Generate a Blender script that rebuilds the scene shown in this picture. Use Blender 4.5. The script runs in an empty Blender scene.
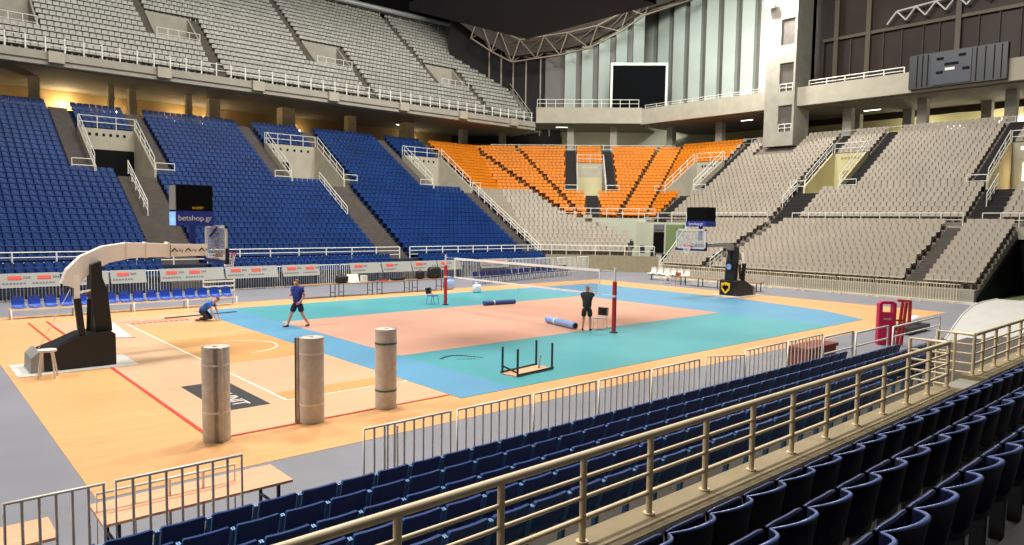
import bpy, math, random
from mathutils import Vector, Matrix
random.seed(7)
V = Vector
S2 = 2 ** -.5
scene = bpy.context.scene
COL = scene.collection

# ------------------------------------------------------------------ camera
CP = V((-20.7356, -22.9332, 4.2339))
CR = V((0.74914533, -0.66224204, 0.01472231))
CU = V((0.03685072, 0.063857, 0.99727845))
CF = V((0.66137984, 0.74656397, -0.07224227))
FPX = 699.03
cam = bpy.data.cameras.new('camera')
cam.sensor_width = 36
cam.lens = 36 * FPX / 1024
cam.clip_end = 400
cam.clip_start = .05
co = bpy.data.objects.new('camera', cam)
co.matrix_world = Matrix(((CR.x, CU.x, -CF.x, CP.x), (CR.y, CU.y, -CF.y, CP.y), (CR.z, CU.z, -CF.z, CP.z), (0, 0, 0, 1)))
COL.objects.link(co)
scene.camera = co


def proj(p):
    d = V(p) - CP
    z = d.dot(CF)
    if z < .1:
        return None
    return 512 + FPX * d.dot(CR) / z, 272.5 - FPX * d.dot(CU) / z, z


# ------------------------------------------------------------------ materials
def lin(c):
    return tuple((x / 255 / 12.92) if x / 255 <= .04045 else ((x / 255 + .055) / 1.055) ** 2.4 for x in c)


MATS = {}


def mat(name, rgb, rough=.6, metal=0., var=.12, scale=3., emit=0, alpha=1., bump=0., spec=.5, stretch=None):
    m = bpy.data.materials.new(name)
    m.use_nodes = True
    nt = m.node_tree
    b = nt.nodes['Principled BSDF']
    c = lin(rgb)
    b.inputs['Roughness'].default_value = rough
    b.inputs['Metallic'].default_value = metal
    b.inputs['Specular IOR Level'].default_value = spec
    tc = nt.nodes.new('ShaderNodeTexCoord')
    nz = nt.nodes.new('ShaderNodeTexNoise')
    nz.inputs['Scale'].default_value = scale
    nz.inputs['Detail'].default_value = 4
    src = tc.outputs['Object']
    if stretch:
        mp = nt.nodes.new('ShaderNodeMapping')
        mp.inputs['Scale'].default_value = stretch
        nt.links.new(src, mp.inputs['Vector'])
        src = mp.outputs['Vector']
    nt.links.new(src, nz.inputs['Vector'])
    r = nt.nodes.new('ShaderNodeValToRGB')
    r.color_ramp.elements[0].position = .3
    r.color_ramp.elements[1].position = .7
    r.color_ramp.elements[0].color = tuple(x * (1 - var) for x in c) + (1,)
    r.color_ramp.elements[1].color = tuple(min(1, x * (1 + var)) for x in c) + (1,)
    nt.links.new(nz.outputs['Fac'], r.inputs['Fac'])
    nt.links.new(r.outputs['Color'], b.inputs['Base Color'])
    if emit:
        nt.links.new(r.outputs['Color'], b.inputs['Emission Color'])
        b.inputs['Emission Strength'].default_value = emit
    if alpha < 1:
        b.inputs['Alpha'].default_value = alpha
    if bump:
        bp = nt.nodes.new('ShaderNodeBump')
        bp.inputs['Strength'].default_value = bump
        nt.links.new(nz.outputs['Fac'], bp.inputs['Height'])
        nt.links.new(bp.outputs['Normal'], b.inputs['Normal'])
    MATS[name] = m
    return m


def wood(name, c1, c2, rough=.35):
    m = bpy.data.materials.new(name)
    m.use_nodes = True
    nt = m.node_tree
    b = nt.nodes['Principled BSDF']
    b.inputs['Roughness'].default_value = rough
    tc = nt.nodes.new('ShaderNodeTexCoord')
    br = nt.nodes.new('ShaderNodeTexBrick')
    br.inputs['Color1'].default_value = lin(c1) + (1,)
    br.inputs['Color2'].default_value = lin(c2) + (1,)
    br.inputs['Mortar'].default_value = tuple(x * .96 for x in lin(c2)) + (1,)
    br.inputs['Scale'].default_value = 1
    br.inputs['Mortar Size'].default_value = .003
    br.inputs['Brick Width'].default_value = 1.6
    br.inputs['Row Height'].default_value = .12
    nz = nt.nodes.new('ShaderNodeTexNoise')
    nz.inputs['Scale'].default_value = .35
    nz.inputs['Detail'].default_value = 3
    mx = nt.nodes.new('ShaderNodeMixRGB')
    mx.blend_type = 'MULTIPLY'
    mx.inputs['Fac'].default_value = .25
    nt.links.new(tc.outputs['Object'], br.inputs['Vector'])
    nt.links.new(tc.outputs['Object'], nz.inputs['Vector'])
    nt.links.new(br.outputs['Color'], mx.inputs['Color1'])
    nt.links.new(nz.outputs['Fac'], mx.inputs['Color2'])
    nt.links.new(mx.outputs['Color'], b.inputs['Base Color'])
    MATS[name] = m
    return m


def M_(n):
    return MATS[n]


mat('grey_floor', (132, 132, 140), .45, var=.08, scale=.6)
wood('parquet', (243, 185, 128), (239, 178, 118))
wood('parquet_light', (230, 190, 152), (226, 184, 145))
wood('parquet_tan', (226, 172, 108), (220, 165, 102))
mat('salmon', (204, 154, 132), .5, var=.05, scale=.5)
mat('teal', (82, 160, 168), .4, var=.06, scale=.4)
mat('skyblue', (96, 154, 188), .4, var=.06, scale=.4)
mat('white_line', (245, 232, 215), .5, var=.03)
mat('red_line', (200, 62, 45), .5, var=.05)
mat('concrete', (150, 146, 134), .85, var=.1, scale=1.2)
mat('concrete_light', (164, 158, 142), .85, var=.08, scale=1.)
mat('concrete_warm', (196, 180, 146), .85, var=.12, scale=2., bump=.1)
mat('step_dark', (84, 78, 72), .9, var=.15, scale=2)
mat('step_black', (30, 28, 28), .9, var=.15, scale=2)
mat('step_navy', (26, 34, 60), .9, var=.15, scale=2)
mat('step_grey', (130, 122, 112), .9, var=.15, scale=2)
mat('step_orange', (96, 64, 34), .9, var=.15, scale=2)
mat('seat_blue', (15, 46, 98), .45, var=.18, scale=.5, spec=.18)
mat('seat_orange', (196, 112, 16), .55, var=.12, scale=.5, spec=.2)
mat('seat_grey', (146, 136, 122), .6, var=.08, scale=.5)
mat('seat_pale', (154, 154, 145), .45, var=.22, scale=2.2)
mat('seat_navy', (20, 54, 116), .35, var=.1, scale=4)
mat('seat_navy_dark', (14, 18, 44), .3, var=.1, scale=4)
mat('seat_rim', (92, 110, 164), .25, var=.1, scale=5)
mat('bracket', (70, 110, 150), .4, .3, var=.1)
mat('white_paint', (216, 212, 204), .4, var=.04)
mat('rail_white', (222, 220, 212), .4, var=.05)
mat('rail_cream', (228, 208, 172), .42, var=.08, scale=4)
mat('steel', (246, 236, 220), .4, .1, var=.06)
mat('dark_steel', (60, 60, 64), .45, .5, var=.1)
mat('black_pad', (22, 22, 24), .55, var=.2, scale=3)
mat('black', (10, 10, 12), .6, var=.1, spec=.1)
mat('screen', (12, 13, 15), .6, var=.1, spec=.02)
mat('parapet', (150, 134, 104), .8, var=.1, scale=2)
mat('seat_edge', (62, 108, 164), .4, var=.1)
mat('banner_dark', (54, 52, 56), .5, var=.06)
mat('roof_brown', (60, 52, 46), .9, var=.2, scale=.5)
mat('kerb_brown', (132, 122, 96), .8, var=.1)
mat('lamp_glow', (255, 232, 180), .5, emit=14, var=.01)
mat('cream', (252, 240, 228), .45, var=.04)
mat('grey_pad', (150, 150, 148), .5, var=.1)
mat('carpet', (208, 202, 192), .9, var=.12, scale=6, bump=.2)
mat('carpet_dark', (96, 82, 70), .9, var=.1, scale=6)
mat('strap_white', (235, 228, 215), .4, var=.03)
mat('strap_green', (52, 112, 98), .4, var=.05)
mat('plywood', (226, 174, 136), .5, var=.06, scale=1.5, stretch=(1, 6, 6))
mat('table_brown', (150, 120, 90), .5, var=.1)
mat('red', (196, 40, 44), .45, var=.06)
mat('magenta', (214, 28, 88), .5, var=.06)
mat('post_white', (225, 225, 222), .4, var=.03)
mat('net_white', (255, 255, 252), .6, var=.03)
mat('net_black', (30, 30, 32), .7, alpha=.12)
mat('mat_blue', (52, 84, 150), .55, var=.06)
mat('mat_lightblue', (140, 172, 224), .55, var=.06)
mat('bench_blue', (26, 70, 170), .35, var=.08)
mat('chair_navy', (20, 42, 112), .4, var=.08)
mat('advert_white', (146, 145, 139), .5, var=.05, scale=1)
mat('advert_blue', (30, 52, 150), .5, var=.05)
mat('led_blue', (140, 190, 245), .4, var=.2, scale=4, emit=.6)
mat('emblem_yellow', (240, 200, 30), .5, var=.03)
mat('grey_text', (96, 96, 104), .5, var=.05)
mat('glass_brown', (60, 50, 44), .45, var=.25, scale=.25, spec=.2)
mat('glass_dark', (34, 33, 34), .6, var=.2, scale=.3, spec=.1)
mat('mullion', (96, 84, 66), .5, var=.1)
mat('panel_white', (158, 166, 158), .5, var=.1, scale=.25)
mat('panel_recess', (96, 92, 86), .6, var=.15, scale=.4)
mat('truss_tan', (120, 108, 94), .5, .3, var=.1)
mat('truss_white', (228, 226, 220), .5, var=.05)
mat('pipe_grey', (196, 200, 200), .4, .4, var=.1)
mat('ceiling_dark', (24, 23, 24), .95, spec=.02, var=.2, scale=.2)
mat('scoreboard_dark', (20, 25, 32), .4, var=.15, scale=.6)
mat('scoreboard_face', (36, 44, 56), .4, var=.12, scale=.6)
mat('wall_tan', (150, 126, 84), .8, var=.12, scale=.6)
mat('wall_olive', (170, 172, 152), .8, var=.06, scale=.5)
mat('wall_yellow', (186, 178, 138), .8, var=.08, scale=.5)
mat('wall_green', (104, 120, 78), .8, var=.1, scale=.6)
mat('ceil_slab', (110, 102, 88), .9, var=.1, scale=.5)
mat('glow_warm', (255, 226, 160), .5, emit=7, var=.02)
mat('glow_white', (255, 250, 235), .5, emit=6, var=.02)
mat('flood', (255, 252, 245), .5, emit=30, var=.01)
mat('canopy', (186, 184, 178), .55, var=.04)
mat('green_cloth', (30, 112, 84), .7, var=.08)
mat('skin', (206, 152, 124), .55, var=.05, scale=10)
mat('hair_grey', (120, 110, 104), .8, var=.15, scale=30)
mat('hair_brown', (70, 52, 40), .8, var=.15, scale=30)
mat('shirt_blue', (40, 100, 190), .8, var=.08, scale=8)
mat('shirt_navy', (34, 52, 142), .8, var=.08, scale=8)
mat('shirt_black', (44, 46, 48), .8, var=.12, scale=8)
mat('shorts_navy', (22, 30, 62), .8, var=.1, scale=8)
mat('shorts_black', (34, 34, 38), .8, var=.1, scale=8)
mat('trousers_dark', (34, 30, 38), .8, var=.1, scale=8)
mat('cloth_white', (224, 226, 232), .8, var=.05, scale=8)
mat('shoe_dark', (40, 36, 36), .6, var=.1)
mat('brown_red', (134, 62, 44), .7, var=.1)


# ------------------------------------------------------------------ mesh builder
class MB:
    def __init__(self):
        self.v, self.f, self.mi, self.sm = [], [], [], []

    def poly(self, pts, mi=0, sm=False):
        n = len(self.v)
        self.v += [tuple(p) for p in pts]
        self.f.append(tuple(range(n, n + len(pts))))
        self.mi.append(mi)
        self.sm.append(sm)

    def raw(self, vs, fs, mi=0, sm=False):
        n = len(self.v)
        self.v += [tuple(p) for p in vs]
        for f in fs:
            self.f.append(tuple(i + n for i in f))
            self.mi.append(mi)
            self.sm.append(sm)

    def hexa(self, b, t, mi=0):
        """bottom quad and top quad, both counter-clockwise from above"""
        self.raw(list(b) + list(t), [(3, 2, 1, 0), (4, 5, 6, 7), (0, 1, 5, 4), (1, 2, 6, 5), (2, 3, 7, 6), (3, 0, 4, 7)], mi)

    def box(self, p0, p1, mi=0):
        x0, y0, z0 = (min(a, b) for a, b in zip(p0, p1))
        x1, y1, z1 = (max(a, b) for a, b in zip(p0, p1))
        self.hexa([(x0, y0, z0), (x1, y0, z0), (x1, y1, z0), (x0, y1, z0)], [(x0, y0, z1), (x1, y0, z1), (x1, y1, z1), (x0, y1, z1)], mi)
        return self

    def bar(self, a, b, w, h=None, mi=0, up=V((0, 0, 1))):
        """rectangular bar from a to b"""
        a, b = V(a), V(b)
        h = h or w
        d = (b - a).normalized()
        s = d.cross(up)
        if s.length < 1e-4:
            s = d.cross(V((1, 0, 0)))
        s.normalize()
        u = s.cross(d)
        q = [a - s * w / 2 - u * h / 2, a + s * w / 2 - u * h / 2, a + s * w / 2 + u * h / 2, a - s * w / 2 + u * h / 2]
        r = [p + (b - a) for p in q]
        self.raw(q + r, [(3, 2, 1, 0), (4, 5, 6, 7), (0, 1, 5, 4), (1, 2, 6, 5), (2, 3, 7, 6), (3, 0, 4, 7)], mi)
        return self

    def cyl(self, a, b, r, r2=None, n=8, mi=0, caps=True):
        a, b = V(a), V(b)
        r2 = r if r2 is None else r2
        d = (b - a).normalized()
        s = d.orthogonal().normalized()
        u = d.cross(s)
        vs = []
        for p, q in ((a, r), (b, r2)):
            for i in range(n):
                t = 2 * math.pi * i / n
                vs.append(p + s * math.cos(t) * q + u * math.sin(t) * q)
        fs = [(i, (i + 1) % n, n + (i + 1) % n, n + i) for i in range(n)]
        self.raw(vs, fs, mi, True)
        if caps:
            self.poly(vs[:n][::-1], mi)
            self.poly(vs[n:], mi)
        return self

    def tube(self, pts, r, n=8, mi=0, closed=False):
        pts = [V(p) for p in pts]
        k = len(pts)
        vs = []
        ref = None
        for i, p in enumerate(pts):
            a = pts[i - 1] if (i > 0 or closed) else p
            b = pts[(i + 1) % k] if (i < k - 1 or closed) else p
            d = (b - a).normalized()
            if ref is None:
                ref = d.orthogonal().normalized()
            s = (ref - d * ref.dot(d))
            s = s.normalized() if s.length > 1e-4 else d.orthogonal().normalized()
            ref = s
            u = d.cross(s)
            rr = r[i] if isinstance(r, (list, tuple)) else r
            for j in range(n):
                t = 2 * math.pi * j / n
                vs.append(p + s * math.cos(t) * rr + u * math.sin(t) * rr)
        fs = []
        for i in range(k if closed else k - 1):
            for j in range(n):
                i2 = (i + 1) % k
                fs.append((i * n + j, i * n + (j + 1) % n, i2 * n + (j + 1) % n, i2 * n + j))
        self.raw(vs, fs, mi, True)
        if not closed:
            self.poly(vs[:n][::-1], mi)
            self.poly(vs[-n:], mi)
        return self

    def prism(self, pts, e, mi=0, sm=False):
        """polygon pts (3d, planar) extruded by vector e"""
        e = V(e)
        p = [V(q) for q in pts]
        n = len(p)
        vs = p + [q + e for q in p]
        fs = [(i, (i + 1) % n, n + (i + 1) % n, n + i) for i in range(n)]
        self.raw(vs, fs, mi, sm)
        self.poly(p[::-1], mi)
        self.poly([q + e for q in p], mi)
        return self

    def ellip(self, c, r, nu=10, nv=7, mi=0):
        vs, fs = [], []
        for i in range(nv + 1):
            ph = math.pi * i / nv
            for j in range(nu):
                t = 2 * math.pi * j / nu
                vs.append((c[0] + r[0] * math.sin(ph) * math.cos(t), c[1] + r[1] * math.sin(ph) * math.sin(t), c[2] + r[2] * math.cos(ph)))
        for i in range(nv):
            for j in range(nu):
                fs.append((i * nu + j, (i + 1) * nu + j, (i + 1) * nu + (j + 1) % nu, i * nu + (j + 1) % nu))
        self.raw(vs, fs, mi, True)
        return self

    def put(self, o, M):
        n = len(self.v)
        self.v += [tuple(M @ V(p)) for p in o.v]
        self.f += [tuple(i + n for i in f) for f in o.f]
        self.mi += o.mi
        self.sm += o.sm
        return self

    def mesh(self, name, mats):
        me = bpy.data.meshes.new(name)
        me.from_pydata(self.v, [], self.f)
        for m in (mats if isinstance(mats, (list, tuple)) else [mats]):
            me.materials.append(M_(m) if isinstance(m, str) else m)
        me.polygons.foreach_set('material_index', self.mi)
        me.polygons.foreach_set('use_smooth', self.sm)
        me.update()
        return me

    def build(self, name, mats, parent=None, kind=None, local=False):
        me = self.mesh(name, mats)
        o = bpy.data.objects.new(name, me)
        COL.objects.link(o)
        if parent is not None:
            if not local:
                me.transform(chain(parent).inverted())
            o.parent = parent
        if kind:
            o['kind'] = kind
        return o


def chain(o):
    M = o.matrix_basis.copy()
    while o.parent:
        o = o.parent
        M = o.matrix_basis @ M
    return M


def tag(o, label, cat, group=None):
    o['label'] = label
    o['category'] = cat
    if group:
        o['group'] = group
    return o


def thing(name, label, cat, loc=(0, 0, 0), rz=0, group=None):
    o = bpy.data.objects.new(name, None)
    o.empty_display_size = .2
    o.location = loc
    o.rotation_euler = (0, 0, rz)
    COL.objects.link(o)
    return tag(o, label, cat, group)


def dup(root, loc, rz, label, group=None, matrix=None):
    r = root.copy()
    COL.objects.link(r)
    if matrix is not None:
        r.matrix_basis = matrix
    else:
        r.location = loc
        r.rotation_euler = (0, 0, rz)
    r['label'] = label
    if group:
        r['group'] = group
    for ch in list(root.children):
        c = ch.copy()
        COL.objects.link(c)
        c.parent = r
        for g in ch.children:
            d = g.copy()
            COL.objects.link(d)
            d.parent = c
    return r


ONES = ['', 'first', 'second', 'third', 'fourth', 'fifth', 'sixth', 'seventh', 'eighth', 'ninth', 'tenth', 'eleventh', 'twelfth', 'thirteenth',
        'fourteenth', 'fifteenth', 'sixteenth', 'seventeenth', 'eighteenth', 'nineteenth']
TENS = ['', '', 'twent', 'thirt', 'fort', 'fift', 'sixt', 'sevent', 'eight', 'ninet']


def nth(n):
    if n < 20:
        return ONES[n]
    if n >= 100:
        return 'hundredth' if n == 100 else 'hundred-and-' + nth(n - 100)
    return TENS[n // 10] + ('ieth' if n % 10 == 0 else 'y-' + ONES[n % 10])


def text(name, s, size, parent, M, material, extrude=.004, align='CENTER'):
    c = bpy.data.curves.new(name, 'FONT')
    c.body = s
    c.size = size
    c.extrude = extrude
    c.align_x = align
    c.align_y = 'CENTER'
    tmp = bpy.data.objects.new(name, c)
    me = bpy.data.meshes.new_from_object(tmp)
    bpy.data.objects.remove(tmp)
    me.materials.clear()
    me.materials.append(M_(material))
    o = bpy.data.objects.new(name, me)
    COL.objects.link(o)
    if parent is not None:
        o.parent = parent
        o.matrix_basis = chain(parent).inverted() @ M
    else:
        o.matrix_basis = M
    return o


def frame_m(o, x, y):
    """matrix with local x, y axes and origin o"""
    x, y = V(x).normalized(), V(y).normalized()
    z = x.cross(y)
    return Matrix(((x.x, y.x, z.x, o[0]), (x.y, y.y, z.y, o[1]), (x.z, y.z, z.z, o[2]), (0, 0, 0, 1)))


# ------------------------------------------------------------------ floor and court
def flat(name, pts, z, m, th=None):
    b = MB()
    th = z + .02 if th is None else th
    b.prism([(x, y, z - th) for x, y in pts], (0, 0, th))
    return b.build(name, m, kind='structure')


def rect(x0, y0, x1, y1):
    return [(x0, y0), (x1, y0), (x1, y1), (x0, y1)]


MB().box((-40, -26, -.3), (60, 52, 0)).build('floor', 'grey_floor', kind='structure')
flat('floor_parquet', [(-18.6, -11.25), (18.9, -11.25), (18.9, 12.2), (-18.6, 12.2)], .006, 'parquet', .006)
flat('floor_parquet_court', rect(-16.3, -9.4, -10.5, 9.4), .010, 'parquet_light', .004)
pts = [(-14, 6.6), (-14, -6.6)]
arc = [(-12.42 + 6.75 * math.cos(t), 6.75 * math.sin(t)) for t in [math.radians(a) for a in range(-78, 79, 6)]]
flat('floor_lane', rect(-14, -2.45, -10.6, 2.45), .013, 'parquet_tan', .003)
flat('floor_lane_far', rect(-14, 2.45, -10.6, 6.6), .0128, 'parquet', .0028)
flat('floor_side_strip', rect(-13.95, -7.45, -10.6, -6.65), .013, 'parquet_tan', .003)
flat('floor_mat_teal', rect(-9, -9.85, 9, 10.0), .016, 'teal', .01)
flat('floor_mat_blue', rect(-10.7, -9.85, -9, 10.0), .016, 'skyblue', .01)
flat('floor_mat_blue_end', [(9, -9.85), (12.4, -9.85), (14.2, -7.2), (15.6, -2), (15.9, 10), (9, 10)], .016, 'skyblue', .01)
flat('floor_mat_salmon', rect(-9, -4.5, 9, 4.5), .019, 'salmon', .003)


def line(name, pts, w, z, m):
    b = MB()
    for p, q in zip(pts[:-1], pts[1:]):
        b.bar((p[0], p[1], z - .001), (q[0], q[1], z - .001), w, .002)
    return b.build(name, m, kind='structure')


line('floor_line_base', [(-14, -7.5), (-14, 7.5)], .06, .0165, 'white_line')
line('floor_line_side', [(-14, -7.5), (-10.7, -7.5)], .06, .0165, 'white_line')
line('floor_line_arc', [(-12.42 + 1.25 * math.cos(t), 1.25 * math.sin(t)) for t in [math.radians(a) for a in range(-90, 91, 10)]], .05, .0165, 'white_line')
line('floor_line_red', [(-16.3, 9.9), (-16.3, -9.4), (-10.7, -9.4)], .08, .0165, 'red_line')
line('floor_line_red_far', [(-16.9, 9.9), (-16.9, 4.3)], .07, .0165, 'red_line')
# floor adverts
b = MB()
b.prism([(-14.3, 8.3, .012), (-15.2, 4.3, .012), (-14.6, 3.9, .012)], (0, 0, .004))
tri = tag(b.build('floor_sticker', 'white_line'), 'white triangular floor sticker beside the hoop base', 'sticker')
MB().bar((-15.15, 4.25, .018), (-14.55, 3.85, .018), .12, .004).build('red_edge', 'red_line', tri)
tx = thing('floor_lettering', 'red lettering printed on the wooden floor before the bench', 'lettering', (-12.9, 7.7, .012))
for i in range(12):
    x = -14.05 + i * .2
    MB().box((x, 7.2, .012), (x + .13, 7.5, .014)).build('letter', 'red_line', tx)
MB().box((-14.1, 7.85, .012), (-11.7, 7.93, .014)).build('underline', 'red_line', tx)
fb = thing('floor_banner', 'dark grey floor banner with white lettering beside the rolled carpets', 'banner', (-14.95, -6.1, .012))
MB().box((-15.5, -7.55, .011), (-14.42, -4.65, .0165)).build('banner_sheet', 'banner_dark', fb)
text('banner_lettering', 'WINUNIT', .52, fb, frame_m((-14.95, -6.1, .017), (0, -1, 0), (1, 0, 0)), 'white_line', .001)
lg = thing('court_logo', 'dark curved swoosh logo with small lettering on teal mat', 'logo', (-7.85, -6.1, .016))
b = MB()
for i in range(10):
    t0, t1 = i / 10, (i + 1) / 10

    def q(t):
        a = V((-8.35, -5.7, .018)) + V((1.2, -.62, 0)) * t
        return a + V((.66, .75, 0)) * (.6 * math.sin(math.pi * t ** .7) * (1 - .4 * t))
    w0, w1 = .09 * math.sin(math.pi * min(1, t0 + .12)) + .02, .09 * math.sin(math.pi * min(1, t1 + .12)) + .02
    b.bar(q(t0), q(t1), (w0 + w1) / 2 + .04, .003)
b.build('swoosh', 'dark_steel', lg)
text('logo_lettering', 'mikasa', .22, lg, frame_m((-7.7, -6.15, .0185), (.87, -.49, 0), (.49, .87, 0)), 'dark_steel', .001)

# ------------------------------------------------------------------ stands
SEATS = {'blue': [], 'orange': [], 'grey': [], 'pale': []}


class Stand:
    def __init__(s, a, n):
        s.a, s.n = V(a + (0,)), V(n + (0,))

    def P(s, w, d, z):
        p = s.a * w + s.n * d
        return (p.x, p.y, z)


FAR = Stand((1, 0), (0, 1))
COR = Stand((S2, -S2), (S2, S2))
END = Stand((0, -1), (1, 0))


def slab(b, st, w0a, w1a, w0b, w1b, d0, d1, z0, z1, mi=0):
    if w1a - w0a < .02 and w1b - w0b < .02:
        return
    P = st.P
    # a = near edge d0, b = far edge d1. order from above: for FAR (a=X,n=Y) ccw
    bq = [P(w0a, d0, z0), P(w1a, d0, z0), P(w1b, d1, z0), P(w0b, d1, z0)]
    tq = [P(w0a, d0, z1), P(w1a, d0, z1), P(w1b, d1, z1), P(w0b, d1, z1)]
    b.hexa(bq, tq, mi)


def seat_mat(st, w, d, z):
    p = st.P(w, d, z)
    x, y = -st.a, -st.n
    return Matrix(((x.x, y.x, 0, p[0]), (x.y, y.y, 0, p[1]), (0, 0, 1, p[2]), (0, 0, 0, 1)))


def cut(intervals, holes):
    for h0, h1 in holes:
        out = []
        for a, c in intervals:
            if h1 <= a or h0 >= c:
                out.append((a, c))
                continue
            if h0 > a:
                out.append((a, h0))
            if h1 < c:
                out.append((h1, c))
        intervals = out
    return [(a, c) for a, c in intervals if c - a > .05]


def terrace(st, name, d0, z0, nrow, tread, rise, lim, voms, aisles, mats, colour, pitch=.53, k0=lambda w: 0, stand_name=''):
    """lim(d)->(w0,w1); voms: (w0,w1,k0,k1); aisles: (wfunc(d)->(w0,w1), k0, k1); mats: (riser material by colour, aisle)"""
    b, ba = MB(), MB()
    for k in range(nrow):
        da, db = d0 + k * tread, d0 + (k + 1) * tread
        z = z0 + k * rise
        la, lb = lim(da, k), lim(db, k)
        vh = [(v[0], v[1]) for v in voms if v[2] <= k < v[3]]
        segs = cut([(la[0], la[1])], vh)
        for (w0, w1) in segs:
            e0 = lb[0] if abs(w0 - la[0]) < 1e-6 else w0
            e1 = lb[1] if abs(w1 - la[1]) < 1e-6 else w1
            slab(b, st, w0, w1, e0, e1, da, db + .02, z - .9, z, 1 if (stand_name == 'corner' and k < 9) else 0)
        ah = []
        for fn, ka, kb in aisles:
            if ka <= k < kb:
                w0, w1 = fn(da)
                ah.append((w0, w1))
                slab(ba, st, w0, w1, w0, w1, da - .004, da + tread / 2, z - .5, z + .006)
                slab(ba, st, w0, w1, w0, w1, da + tread / 2, db, z - .5, z + rise / 2)
                slab(ba, st, w0, w1, w0, w1, da + tread / 2, da + tread / 2 + .04, z + rise / 2, z + rise / 2 + .004, 1)
                slab(ba, st, w0, w1, w0, w1, da - .005, da + .04, z, z + .01, 1)
        # seats
        holes = [(x0 - .03, x1 + .03) for x0, x1 in vh + ah]
        dm = da + tread * .5
        lm = lim(dm, k)
        n_in_row = 0
        e0_, e1_ = (.05, -.22) if stand_name == 'far' else (-.22, -.05) if stand_name == 'corner' else (.05, .05)
        for (w0, w1) in cut([(lm[0] + e0_, lm[1] - e1_)], holes):
            n = int((w1 - w0) / pitch)
            off = (w1 - w0 - n * pitch) / 2 + pitch / 2
            for i in range(n):
                w = w0 + off + i * pitch
                if st is END and dm > 43.3 and -13.7 < w < -9.65:
                    continue
                n_in_row += 1
                SEATS[colour(w, k)].append((seat_mat(st, w, da + tread - .16, z), k, n_in_row, w, stand_name))
    b.build(name, [mats[0], 'step_grey'], kind='structure')
    if ba.f:
        ba.build(name.replace('terrace', 'stairway'), [mats[1], 'step_dark'], kind='structure')


def const(a, c):
    return lambda d: (a, c)


# far stand
def lim_far(d, k):
    return -24, 22 + .414 * (d - 22)


farv = [(-10.4, -6.5, 16, 25), (3.5, 8.3, 16, 25), (17.4, 22.0, 16, 25)]
fara = [(const(-9.0, -6.6), 0, 16), (const(6.3, 8.6), 0, 16), (const(20.8, 22.2), 0, 16),
        (const(-11.6, -10.4), 16, 31), (const(-6.5, -5.3), 16, 31), (const(2.4, 3.5), 16, 31), (const(8.3, 9.4), 16, 31),
        (const(16.4, 17.4), 16, 31), (const(22.0, 22.9), 16, 31), (const(-24, -22.6), 0, 31)]
terrace(FAR, 'floor_terrace_far', 22, 1.4, 31, .6, .36, lim_far, farv, fara, ('step_navy', 'step_dark'),
        lambda w, k: 'blue' if w < 22.1 else ('orange' if k >= 16 else 'grey'), pitch=.44, stand_name='far')
# lower rows of far stand in front of the rail
terrace(FAR, 'floor_terrace_far_front', 19.3, .5, 3, .56, .28, lambda d, k: (-22, 21.5), [], [(const(-9.0, -6.6), 0, 3), (const(6.3, 8.6), 0, 3)],
        ('step_navy', 'step_dark'), lambda w, k: 'blue', pitch=.44, stand_name='far front')
MB().box((-24, 21.0, 0), (21.9, 22.0, 1.4)).build('wall_far_parapet', 'step_navy', kind='structure')


# corner stand
def lim_cor(d, k):
    lo = -.414 * (d - 31.1)
    hi = 9.97 + .417 * (d - 36.3)
    if k < 9:
        hi = min(hi, 10.2 - (d - 32.3) * 1.32)
    return lo, hi


def b_aisle(d):
    w = 2.1 - (d - 37.1) * .836 if d > 37.1 else 2.1 + (37.1 - d) * 1.52
    return w - .2, w + .2


def c_aisle(d):
    w = 3.5 - (d - 37.1) * .54
    return w - .1, w + .1


def f_aisle(d):
    w = 7.9 + (d - 37.1) * .43
    return w - .1, w + .1


corv = [(3.7, 6.7, 16, 25)]
cora = [(b_aisle, 0, 31), (c_aisle, 9, 31), (f_aisle, 9, 31), (const(4.6, 5.8), 9, 16), (const(2.6, 3.7), 16, 31), (const(6.7, 7.7), 16, 31)]


def col_cor(w, k):
    d = 31.1 + (k + .5) * .6
    if w < b_aisle(d)[0] and k < 16:
        return 'grey'
    if k < 9:
        return 'grey'
    return 'orange'


terrace(COR, 'floor_terrace_corner', 31.1, 1.4, 31, .6, .36, lim_cor, corv, cora, ('step_orange', 'step_black'), col_cor, pitch=.45, stand_name='corner')


# end stand
def lim_end(d, k):
    return -(.2929 * d + 3.58) / .7071, 17


endv = [(-19.6, -16.2, 16, 25), (-5.3, -2.3, 16, 25), (7.9, 11.5, 16, 25)]
enda = [(const(-17.6, -16.2), 9, 16), (const(-5.9, -3.8), 9, 16), (const(7.9, 9.6), 9, 16), (const(-16.2, -15.4), 16, 32), (const(-2.3, -1.3), 16, 32),
        (const(-6.3, -5.3), 16, 32), (const(6.8, 7.9), 16, 32), (const(11.5, 12.5), 16, 32)]
terrace(END, 'floor_terrace_end', 27.53 + 9 * .6, 1.4 + 9 * .36, 23, .6, .36, lim_end, [(v[0], v[1], v[2] - 9, v[3] - 9) for v in endv],
        [(f, a - 9, c - 9) for f, a, c in enda], ('step_grey', 'step_black'), lambda w, k: 'orange' if w < -16.6 else 'grey', pitch=.46, stand_name='end')


def low_a(c):
    return lambda d: (c - .45, c + .45)


terrace(END, 'floor_terrace_end_front', 24.6, .8, 13, .585, .277, lambda d, k: (-10.6 - (d - 24.6) * .3, 11.0), [],
        [(lambda d: (-6.6 + (d - 24.6) * .22 - .45, -6.6 + (d - 24.6) * .22 + .45), 0, 13), (lambda d: (7.6 - .45, 7.6 + .5), 0, 13)],
        ('step_grey', 'step_dark'), lambda w, k: 'grey', pitch=.44, stand_name='lower end')
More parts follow.
